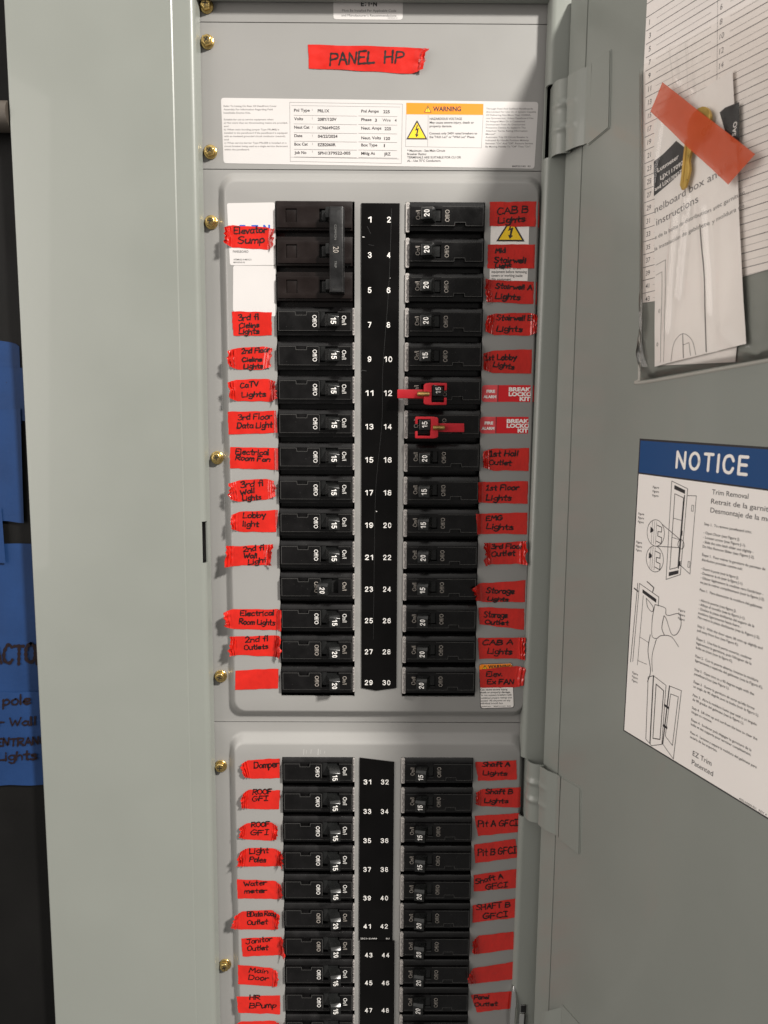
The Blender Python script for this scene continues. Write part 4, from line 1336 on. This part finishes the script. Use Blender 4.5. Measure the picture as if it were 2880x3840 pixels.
# ------------------------------------------------------------------ red breaker lockout clips
def lockout(ox, oy, flip, label):
    root = thing('breaker_lockout', (ox, oy, 4), label, 'lockout clip', 'red breaker lockout clips')
    f = lambda v: v * flip
    mb = MB()
    ring = [(-6.6, -8.1), (6.4, -8.1), (6.9, -7.6), (6.9, -2.7), (5.2, -2.7), (5.2, -6.2), (-4.5, -6.2), (-4.5, 6.2), (5.2, 6.2), (5.2, 2.7),
            (6.9, 2.7), (6.9, 7.6), (6.4, 8.1), (-6.6, 8.1), (-9.3, 7.6), (-10.2, 6.6), (-10.2, -6.6), (-9.3, -7.6)]
    pts = [(f(x), y) for x, y in ring]
    if flip < 0:
        pts = pts[::-1]
    loops = pts
    b2 = MB()
    fill_polys(b2, [loops], 12.5)
    n = len(loops)
    b2.add([(x, y, 5) for x, y in loops] + [(x, y, 12.5) for x, y in loops], [(i, (i + 1) % n, n + (i + 1) % n, n + i) for i in range(n)])
    b2.build('frame', REDDARK, root, (0, 0, 4), bevel=.35)
    a = MB()
    x0, x1 = sorted((f(-9.6), f(-30.0)))
    a.box(x0, x1, -3.3, 3.3, 7.2, 10.6)
    a.build('arm', REDDARK, root, (0, 0, 4), bevel=.5)
    sc = MB()
    x0 = f(-6.2)
    step = -1 if flip > 0 else 1
    prof = []
    for i in range(15):
        prof += [(1.62, step * i * .58), (1.85, step * (i * .58 + .25))]
    prof += [(1.4, step * 8.9)]
    sc.lathe([(.1, 0)] + prof, (x0, -.1, 12.3), 'x', 16)
    sc.build('screw', SCREWBRASS, root, (0, 0, 4), sharp=50)
    return root


lockout(44.0, -127.9, 1, 'red lockout clip on breaker 12, its arm pointing left over the number strip')
lockout(34.6, -152.9, -1, 'red lockout clip on breaker 14, its arm pointing right')

# ------------------------------------------------------------------ notice label on the door
mb = MB(D)
A0, A1 = (94.4, -159.3), (240, -164.0)
B0, B1 = (94.0, -354.9), (240, -359.0)
mb.prism([A0, B0, B1, A1], .31, .40, 1)
mb.prism([(95.3, -181.9), (94.9, -354.0), (239, -358.0), (239, -186.6)], .40, .43, 0)
mb.prism([(95.3, -160.6), (95.3, -180.9), (239, -185.6), (239, -165.2)], .40, .43, 2)
z = .50
mb.sans('NOTICE', 126.0, -176.9, 11.0, z, 0, width=51.6, ang=-.026, t=.155)
for t, s, y, c, wd in (('Trim Removal', 154.6, -189.8, 2.75, 24.3), ('Retrait de la garniture', 154.4, -195.1, 2.75, 44), ('Desmontaje de la moldura', 154.3, -200.2, 2.75, 49),
                       ('EZ Trim', 153.3, -345.8, 3.0, 13.9), ('Patented', 153.0, -351.3, 3.0, 15.8), ('40DA006H01  REV A', 187, -356.2, 1.1, 18)):
    mb.text(t, s, y, c, z, 1, width=wd, ang=-.018, bold=.004)
LINES = (('Step 1.  To remove panelboard trim:', -208, 32), ('- Open Door (see Figure J).', -213, 25), ('- Loosen screw (see Figure J-1).', -215.7, 29),
         ('- Slide the trim latch slider out slightly -', -218.4, 34), ('  Do Not Remove Slider (see Figure J-2).', -221.1, 35),
         ('Étape 1.  Pour retirer la garniture du panneau de', -226, 42), ('distribution procéder comme suit:', -228.8, 28),
         ('- Ouvrir la porte (voir la figure J).', -234, 26), ('- Desserrer la vis (voir la figure J-1).', -236.7, 29),
         ("- Glisser légèrement la coulisse vers l'extérieur -", -239.4, 42), ('  ne pas la retirer complètement (voir la figure J-2).', -242.1, 43),
         ('Paso 1.  Para desmontar la moldura del gabinete:', -246.6, 42), ('- Abra la puerta (vea figura J).', -252.6, 26), ('- Afloje el tornillo (vea la figura J-1).', -255.2, 32),
         ('- Deslice la pieza deslizante del seguro de la', -257.8, 38), ('  moldura ligeramente hacia fuera -', -260.4, 30), ('  No retire la pieza deslizante (vea la Figura J-2).', -263, 42),
         ('Step 2.  With the door open, lift trim up slightly and', -268.1, 44), ('pull away from box (see Figure K).', -270.8, 29),
         ('Étape 2.  Une fois la porte ouverte, soulever', -275.8, 38), ("légèrement la garniture, puis l'éloigner de la", -278.5, 38), ('boîte en tirant (voir la figure K).', -281.2, 26),
         ('Paso 2.  Con la puerta abierta, levante la moldura', -286.3, 43), ('ligeramente y sepárela del gabinete (vea la Figura K).', -289, 46),
         ('Step 3.  Open trim to a 90 degree angle with the', -294.4, 41), ('panelboard box (see Figure L).', -297.1, 25),
         ("Étape 3.  Ouvrir la garniture de sorte qu'elle forme", -302.1, 42), ('un angle de 90 degrés avec la boîte (voir la figure L).', -304.8, 45),
         ('Paso 3.  Abra la moldura hasta que esté a un ángulo', -310.1, 44), ('de 90 grados del gabinete (vea la figura L).', -312.8, 36),
         ('Step 4.  Lift trim up and out from the box to clear the', -317.9, 45), ('hinges to remove.', -320.6, 15),
         ('Étape 4.  Soulever puis dégager la garniture de la', -325.4, 42), ('boîte et des supports pour terminer complètement.', -328.1, 42),
         ('Paso 4.  Levante y separe la moldura del gabinete para', -333.2, 46), ('sacarla de los soportes.', -335.9, 20))
for t, y, wd in LINES:
    mb.text(t, 150.5, y, 1.45, z, 1, width=wd, ang=-.016, bold=.012)
# line drawings
L = lambda pts, w=.35, close=False: mb.line(pts, w, z, 1, close)
L([(123.9, -184.5), (136.7, -188.2), (135.2, -240), (124.1, -245.2)], .35, True)
mb.flat([(126.2, -186.7), (126.2, -189.2), (134.8, -191.4), (134.8, -189.2)], z, 1)
mb.flat([(126.0, -240.3), (126.0, -242.8), (133.6, -239.8), (133.6, -237.6)], z, 1)
L([(127, -192), (134, -193.8), (132.8, -236), (126.6, -238.4)], .4, True)
for y in (-206.8, -218.6):
    L([(126.9, y), (133.5, y - .6)], .3)
L([(134.6, -192.3), (133.4, -236.5)], .7)
L([(137, -192.2), (143.5, -191.8), (142.5, -238.3), (134.0, -234.0)], .35)
for y in (-196, -213.5, -232):
    mb.flat([(133.6, y), (133.6, y - 3), (134.8, y - 3), (134.8, y)], z, 1)
for y in (-197.5, -231):
    L([(140.6, y), (142, y), (141.9, y - 3.5), (140.5, y - 3.5)], .3, True)
circ = lambda cx, cy, a, b, n=26: [(cx + a * math.cos(6.2832 * i / n), cy + b * math.sin(6.2832 * i / n)) for i in range(n)]
L(circ(113.1, -217.8, 7.4, 8.3), .35, True)
L(circ(113.6, -234.2, 7.4, 8.2), .35, True)
L(circ(134.2, -221.8, 2.4, 2.8), .4, True)
L([(118, -211.6), (134, -219.3)], .4)
L([(114, -226), (134, -223.8)], .4)
for cy in (-217.8, -234.2):
    for dx in (-3.4, -1.6, .2):
        L([(113.3 + dx, cy + 7.2), (113.3 + dx, cy - 7.2)], .22)
    L([(114, cy + 5), (118, cy + 4.2), (118, cy + 1.2), (115, cy + 1.2), (115, cy - 1.6), (118.4, cy - 2.2), (118.4, cy - 6), (114, cy - 5)], .5)
    mb.flat([(108.4, cy + 3.4), (108.4, cy - .6), (111, cy + .6), (111, cy + 2.2)], z, 1)
for s, y in ((108.5, -190), (97, -208), (96.6, -226.5), (135.5, -262), (99.5, -313)):
    for i in range(3):
        mb.text('Figure', s, y - 2.6 * i, 1.35, z, 1, width=5.2, bold=.012)
L([(101.6, -252.3), (119.0, -257.4), (118.9, -263)], .4)
L([(101.6, -252.3), (99.4, -305)], .35)
L([(100.0, -252.5), (97.3, -306)], .5)
L([(97, -256.5), (100.6, -257.8)], .9)
mb.flat([(104.6, -255.5), (104.6, -257.8), (117, -261.6), (117, -259.2)], z, 1)
L([(105.5, -259.5), (103.8, -306)], .35)
L([(113.5, -255.2), (114.3, -252.4), (108.2, -249.8)], .7)
# the fitter: cap, face, shoulder and arm
L(catmull([(116.1, -262.9), (124.7, -263.0), (125.6, -266.5), (128.4, -266.8), (136, -264.0), (138.2, -270), (135.5, -276.5), (131, -277.6), (126.5, -270), (124.2, -268)], 1), .4)
L(catmull([(116.1, -262.9), (114.6, -272), (115.0, -283), (119, -284), (123, -281), (131, -279.5), (137.3, -284)], 1), .4)
L(catmull([(124.2, -268), (123, -276), (125.5, -280)], 1), .5)
L(catmull([(108.3, -260.6), (110, -266), (114, -268), (114.5, -264.6), (108.3, -260.6)], 1), .4)
L(catmull([(113.6, -283), (112.4, -294), (115.6, -306), (113.6, -314)], 1), .5)
L(catmull([(119, -284.5), (116.2, -296), (117.2, -306)], 1), .4)
L([(104.3, -287), (112.6, -288.5)], .3)
L([(103.8, -303), (112, -303)], .3)
# box with open trim
L([(113.9, -310.8), (118.4, -308.4), (129.3, -311), (128.8, -349.5), (120.3, -354), (115.0, -351.8)], .4, True)
L([(118.4, -308.4), (118.8, -353.2)], .8)
L([(121, -313), (127.6, -315), (127, -347), (121, -348.8)], .6, True)
L([(132.1, -310.4), (141.7, -310), (138.8, -354.6), (129.5, -348.9)], .4, True)
L([(133.4, -315), (139.6, -314.6), (137.4, -346.5), (131.2, -343)], .4, True)
L([(129.5, -348.9), (132.1, -310.4)], .8)
for y in (-323, -336):
    mb.flat([(128.6, y), (128.6, y - 1.6), (132.4, y - 2.2), (132.4, y - .6)], z, 1)
tag(mb.build('notice_label', [SHADE_PAPER, INK, BLUE], None, D(150, -255, 0), smooth=False), 'large white NOTICE label with blue header stuck inside the open door', 'label')

# ------------------------------------------------------------------ clear pocket with papers on the door


def frame(ox, oy, ang):
    c, q = math.cos(ang), math.sin(ang)
    return lambda a, b: (ox + a * c - b * q, oy + a * q + b * c)


# circuit directory card
mb = MB(D)
mb.prism([(80.6, 118), (80.9, 66), (86.4, -7), (91.0, -74.3), (100.4, -74.9), (186, -71.8), (186, 118)], .75, .95, 0)
z = 1.0
NB = 22
for i in range(-3, NB):
    t = i / 20.0                      # rows run from 1 down to 41
    y = 93.9 + (-64.6 - 93.9) * t
    s = 81.6 + (91.0 - 81.6) * t
    slope = -.066 + .07 * t
    top_y = y + 3.9
    mb.line([(s - .6, top_y), (s + 95, top_y + slope * 95)], .34, z, 1)
    if i >= 0:
        mb.text(str(2 * i + 1), s + 2.0, y - 1.5, 2.9, z, 1, ang=slope, bold=.006, squeeze=.9)
        mb.line([(s + 8.5, y - .2 + slope * 8), (s + 50, y + slope * 50)], .16, z, 2)
        if 2 < i < 12:
            mb.text(str(2 * i), s + 55.6, y - 1.5 + slope * 56 + 7.6, 2.9, z, 2, ang=slope, squeeze=.9)
    mb.line([(s + 63, y - .2 + slope * 63), (s + 95, y + slope * 95)], .16, z, 2)
mb.line([(80.9 + 53.5, 110), (140, 32)], .18, z, 2)
tag(mb.build('directory_card', [DOC, INK, GREYINK], None, D(130, 20, 0), smooth=False),
    'white circuit directory card with numbered ruled rows inside the clear pocket', 'card')


# folded instruction leaflet in front of the card
def wleaf(s, y):
    cr = .55 * noise.noise(Vector((s * .05, y * .035, 4))) + .5 * abs(noise.noise(Vector((s * .07 + 3, y * .02, 9))))
    return 2.5 + cr + .020 * max(0, s - 100) + 1.0 * math.exp(-((s - 128 - (y + 60) * .06) / 9) ** 2) * (1 if y < -20 else .3) - .9 * math.exp(-((s - 141 - (-y) * .10) / 3.0) ** 2) * (y < -30)


mb = MB(D)
TLp, TRp, BRp, BLp = (94.6, 31.5), (152.4, 36.5), (173.5, -108.4), (106.6, -115.2)
vs, fs = [], []
nu, nv = 40, 50
for i in range(nu + 1):
    for j in range(nv + 1):
        a, b = i / nu, j / nv
        x = (TLp[0] * (1 - a) + TRp[0] * a) * (1 - b) + (BLp[0] * (1 - a) + BRp[0] * a) * b
        y = (TLp[1] * (1 - a) + TRp[1] * a) * (1 - b) + (BLp[1] * (1 - a) + BRp[1] * a) * b
        vs.append((x, y, wleaf(x, y)))
m = nv + 1
for i in range(nu):
    for j in range(nv):
        fs.append((i * m + j, i * m + j + 1, (i + 1) * m + j + 1, (i + 1) * m + j))
mb.add(vs, fs, 0)


def patch(pts, mi, dz):
    """polygon printed on the leaflet, cut in strips so that it follows the paper"""
    bm = bmesh.new()
    vv = [bm.verts.new((x, y, 0)) for x, y in pts]
    bm.faces.new(vv)
    bmesh.ops.triangulate(bm, faces=bm.faces[:])
    for _ in range(4):
        bmesh.ops.subdivide_edges(bm, edges=bm.edges[:], cuts=1, use_grid_fill=True)
    bm.verts.index_update()
    mb.add([(v.co.x, v.co.y, wleaf(v.co.x, v.co.y) + dz) for v in bm.verts], [tuple(v.index for v in f.verts) for f in bm.faces], mi)
    bm.free()


patch([(96.2, 8.4), (103, 10.2), (113.5, 14.4), (125.5, 4.0), (125.0, -3.4), (97.7, -12.2)], 1, .10)
patch([(145.5, 17.6), (149, 18.6), (158.4, 17.8), (160.6, -3.6), (155, -1.0), (150, 6.0)], 1, .10)
ang = .165
for t, s, y, c, wd in (('Lutmeter', 99.8, 1.0, 2.4, 17), ('LJX1170927', 102.5, -4.2, 2.3, 21), ('and LIX170927', 98.4, -9.4, 2.2, 22)):
    mb.text(t, s, y, c, .18, 0, width=wd, ang=ang, surf=wleaf, bold=.02)
mb.text('SAO', 157.4, 1.5, 2.4, .18, 0, width=7, ang=1.5, surf=wleaf, bold=.02)
for t, s, y, c, wd in (('nelboard box and trim', 99.2, -22.6, 4.2, 66), ('installation instructions', 101.3, -30.4, 4.2, 34), ('e de la boîte de distribution avec garniture', 100.8, -38.4, 2.3, 66),
                       ('la instalación de gabinete y moldura de', 101.2, -45.2, 2.3, 66)):
    if t.startswith('inst'):
        t = 'instructions'
    mb.text(t, s, y, c, .14, 2, width=wd, ang=.125 if c > 3 else .115, surf=wleaf)
LL = lambda pts, w: [mb.ribbon(catmull([p, q], 2.0), w, .14, 2, wleaf) for p, q in zip(pts, pts[1:])]
LL([(103, -54), (111, -52.5), (114.5, -113)], .28)
LL([(103.5, -60), (108.6, -59), (111.6, -113)], .28)
LL([(137, -39), (142.5, -72), (147, -110)], .7)
LL(catmull([(121, -113), (122.5, -103), (129, -98), (136, -102.5), (139.5, -111)], 2), .28)
LL([(129, -98), (130.5, -112)], .5)
LL([(130, -104.5), (134, -103.6), (135.5, -111)], .3)
for y in (-83, -103):
    mb.text('0', 107.3, y, 2.2, .14, 2, surf=wleaf)
lf = MB(D)
mb.prism([(108.0, -114.6), (165.2, -117.2), (165.8, -100), (108.0, -100)], 1.25, 1.5, 0)
tag(mb.build('instruction_leaflet', [DOC2, INK, GREYINK], None, D(135, -40, 0), sharp=50),
    'folded white instruction leaflet with dark corner blocks inside the clear pocket', 'leaflet')

# the clear vinyl pocket round them
mb = MB(D)
edge = [(77.6, 67.2), (86.9, -19.1), (88.5, -61.8), (91.0, -117.5), (92.0, -121.5), (95.0, -123.9), (186, -117.8), (215, -115.6)]
vs, fs = [], []
cols = 90
CREASES = [((112, 66), (117, 44), 1.5, 2.2), ((124, 62), (128, 34), 1.3, 1.8), ((121, -28), (119, -96), 1.4, 2.0), ((129, -20), (126, -78), 1.6, 1.8),
           ((140, -28), (150, -90), 1.2, 2.4), ((92, -96), (104, -120), 1.5, 2.0), ((96, -70), (98, -112), 1.0, 1.6), ((106, 30), (100, -10), 1.0, 2.0),
           ((160, -100), (178, -114), 1.3, 2.2)]
for i in range(cols + 1):
    a = i / cols
    for j in range(61):
        b = j / 60
        s0 = 77.6 + (92.5 - 77.6) * b + (215 - 85) * a
        y0 = (67.2 + (60 - 67.2) * a) * (1 - b) + (-122.6 + 8.5 * a) * b
        up = lambda t, r: math.sin(min(1, max(0, t) / r) * 1.5708)
        bulge = 6.3 * up(a, .07) * up(1 - b, .045)
        rip = .45 * noise.noise(Vector((s0 * .06, y0 * .022, 2))) * min(1, a * 6) * min(1, (1 - b) * 6)
        for (ax, ay), (bx, by), hgt, wd in CREASES:
            tt = max(0, min(1, ((s0 - ax) * (bx - ax) + (y0 - ay) * (by - ay)) / ((bx - ax) ** 2 + (by - ay) ** 2)))
            dd = math.hypot(s0 - ax - tt * (bx - ax), y0 - ay - tt * (by - ay))
            rip += 1.4 * hgt * math.exp(-(dd / wd) ** 2)
        vs.append((s0, y0, 1.0 + bulge + rip))
for i in range(cols):
    for j in range(60):
        fs.append((i * 61 + j, i * 61 + j + 1, i * 61 + j + 62, i * 61 + j + 61))
mb.add(vs, fs, 0)
e2 = catmull(edge, 1.5)
tube = []
for i, p in enumerate(e2):
    a, b = e2[max(0, i - 1)], e2[min(len(e2) - 1, i + 1)]
    d = math.dist(a, b) or 1
    nx, ny = (b[1] - a[1]) / d, -(b[0] - a[0]) / d
    tube.append([(p[0] + nx * o, p[1] + ny * o, w) for o, w in ((-1.1, .35), (-.7, 1.1), (0, 1.3), (.7, 1.1), (1.1, .35))])
base = [q for r in tube for q in r]
fs = [(i * 5 + j, i * 5 + j + 1, i * 5 + j + 6, i * 5 + j + 5) for i in range(len(tube) - 1) for j in range(4)]
mb.add(base, fs, 1)
tag(mb.build('document_pocket', [SLEEVE, SLEEVE_RIM], None, D(140, -30, 0), sharp=60), 'clear vinyl document pocket with welded rim on the inside of the door', 'pocket')

# brass key
mb = MB(D)
kw = 6.9
bow = [(135.8 + 8.2 * math.cos(i * math.pi / 12), 14.2 + 8.8 * math.sin(i * math.pi / 12)) for i in range(24)]
mb.prism(bow, kw, kw + 1.7, 0)
mb.prism([(133.4 + 1.5 * math.cos(i * .628), 18.6 + 1.5 * math.sin(i * .628)) for i in range(10)], kw + 1.6, kw + 1.75, 1)
blade = [(132.4, 9), (131.6, 2), (130.4, -3), (131.4, -8), (130.2, -13), (128.8, -16.8), (126.2, -17.6), (124.6, -14.5), (125.2, -8), (125.9, 2), (126.5, 9)]
mb.prism(blade, kw, kw + 1.6, 0)
mb.prism([(128.2, 8), (127.0, -14), (126.2, -14), (127.2, 8)][::-1], kw + 1.6, kw + 1.9, 0)
tag(mb.build('key', [KEYBRASS, PIT], None, D(130, 5, kw), bevel=.25), 'brass key held under the orange tape on the clear pocket', 'key')

# orange tape holding the key
TLp, TRp, BRp, BLp = (106.6, 48.4), (175.4, -14.8), (159.6, -24.8), (97.9, 35.5)
vs, fs = [], []
nu, nv = 40, 10
for i in range(nu + 1):
    for j in range(nv + 1):
        a, b = i / nu, j / nv
        x = (TLp[0] * (1 - a) + TRp[0] * a) * (1 - b) + (BLp[0] * (1 - a) + BRp[0] * a) * b
        y = (TLp[1] * (1 - a) + TRp[1] * a) * (1 - b) + (BLp[1] * (1 - a) + BRp[1] * a) * b
        d = math.hypot(x - 131, (y - 12) * .8)
        vs.append((x, y, 9.0 + 1.3 * math.exp(-(d / 11) ** 2) + .2 * noise.noise(Vector((x * .2, y * .2, 0)))))
for i in range(nu):
    for j in range(nv):
        k0 = i * (nv + 1) + j
        fs.append((k0, k0 + 1, k0 + nv + 2, k0 + nv + 1))
mb = MB(D)
mb.add(vs, fs, 0)
tag(mb.build('orange_tape', OTAPE, None, D(135, 12, 7), sharp=70), 'strip of translucent orange tape slanting across the clear pocket', 'tape')

# ------------------------------------------------------------------ things on the black wall at the left
mb = MB()
mb.lathe([(10.5, -700), (10.5, 32)], (0, 0, 0), 'x', 28)
for v in range(len(mb.v)):
    x, y, z = mb.v[v]
    mb.v[v] = (x - 301.5, y + 72, z - 13.9 + 10.5)
cd = mb.build('conduit', CONDUIT, None, (-300, 72, -3.4), sharp=60)
tag(cd, 'beige horizontal conduit on the black wall beside the panel', 'conduit')


def wall_tape(corners, z, lines, label, top=None):
    TL, TR, BR, BL = corners
    mb = MB()
    vs, fs = [], []
    nu, nv = 24, 24
    sd = random.uniform(0, 50)
    for i in range(nu + 1):
        for j in range(nv + 1):
            a, b = i / nu, j / nv
            x = (TL[0] * (1 - a) + TR[0] * a) * (1 - b) + (BL[0] * (1 - a) + BR[0] * a) * b
            y = (TL[1] * (1 - a) + TR[1] * a) * (1 - b) + (BL[1] * (1 - a) + BR[1] * a) * b
            if top and j == 0:
                y += top * (4 * a * (1 - a)) ** .5
            elif j in (0, nv):
                y += 1.1 * noise.noise(Vector((a * 5, sd, j)))
            vs.append((x, y, z + .5 * noise.noise(Vector((x * .05, y * .02, sd)))))
    for i in range(nu):
        for j in range(nv):
            k0 = i * (nv + 1) + j
            fs.append((k0, k0 + 1, k0 + nv + 2, k0 + nv + 1))
    mb.add(vs, fs, 0)
    for t, ax, ay, bx, by, cap, w_ in lines:
        mb.write(t, ax, ay, bx, by, cap, z + .75, 1, w_)
    return tag(mb.build('blue_tape', [BLUETAPE, BLUEMARK], None, ((TL[0] + TR[0]) / 2, (TL[1] + BL[1]) / 2, z), sharp=60), label, 'masking tape',
               'blue masking tape on the black wall')


wall_tape(((-340, -92), (-278.8, -92), (-279.6, -152), (-340, -150)), -13.4, [('I', -297, -121, -290, -121, 1.2, 1.2)],
          'blue masking tape with rounded top end, highest piece on the black wall', 5)
wall_tape(((-345, -108.5), (-270, -108), (-272, -149.3), (-345, -150)), -12.4, [], 'blue masking tape running under the panel edge below the rounded piece')
wall_tape(((-345, -140), (-279.6, -140), (-281.8, -229.5), (-345, -223)), -11.4, [], 'blue masking tape with torn lower edge above the black gap')
wall_tape(((-345, -215), (-298.4, -218), (-297.6, -262), (-345, -262)), -10.4, [], 'narrow blue masking tape at the photo edge beside the black gap')
wall_tape(((-350, -247.5), (-262, -246), (-262, -372), (-350, -371)), -12.4,
          [('CONTACTOR', -350, -345.5, -270, -345, 15.5, 2.6)], 'blue masking tape with large brown capitals ending in TOR')
wall_tape(((-350, -369.5), (-262, -369), (-262, -448.5), (-350, -451)), -11.4,
          [('pole', -306.5, -380, -284.2, -379.3, 7.5, 1.5), ('or Wall', -318, -398, -280.4, -397, 6.5, 1.5), ('ENTRANCE', -314, -415.5, -267, -413, 6.5, 1.5),
           ('Lights', -314, -427.5, -281.5, -426.5, 7.0, 1.5)], 'lowest blue masking tape, lettered pole, wall and lights in brown marker')
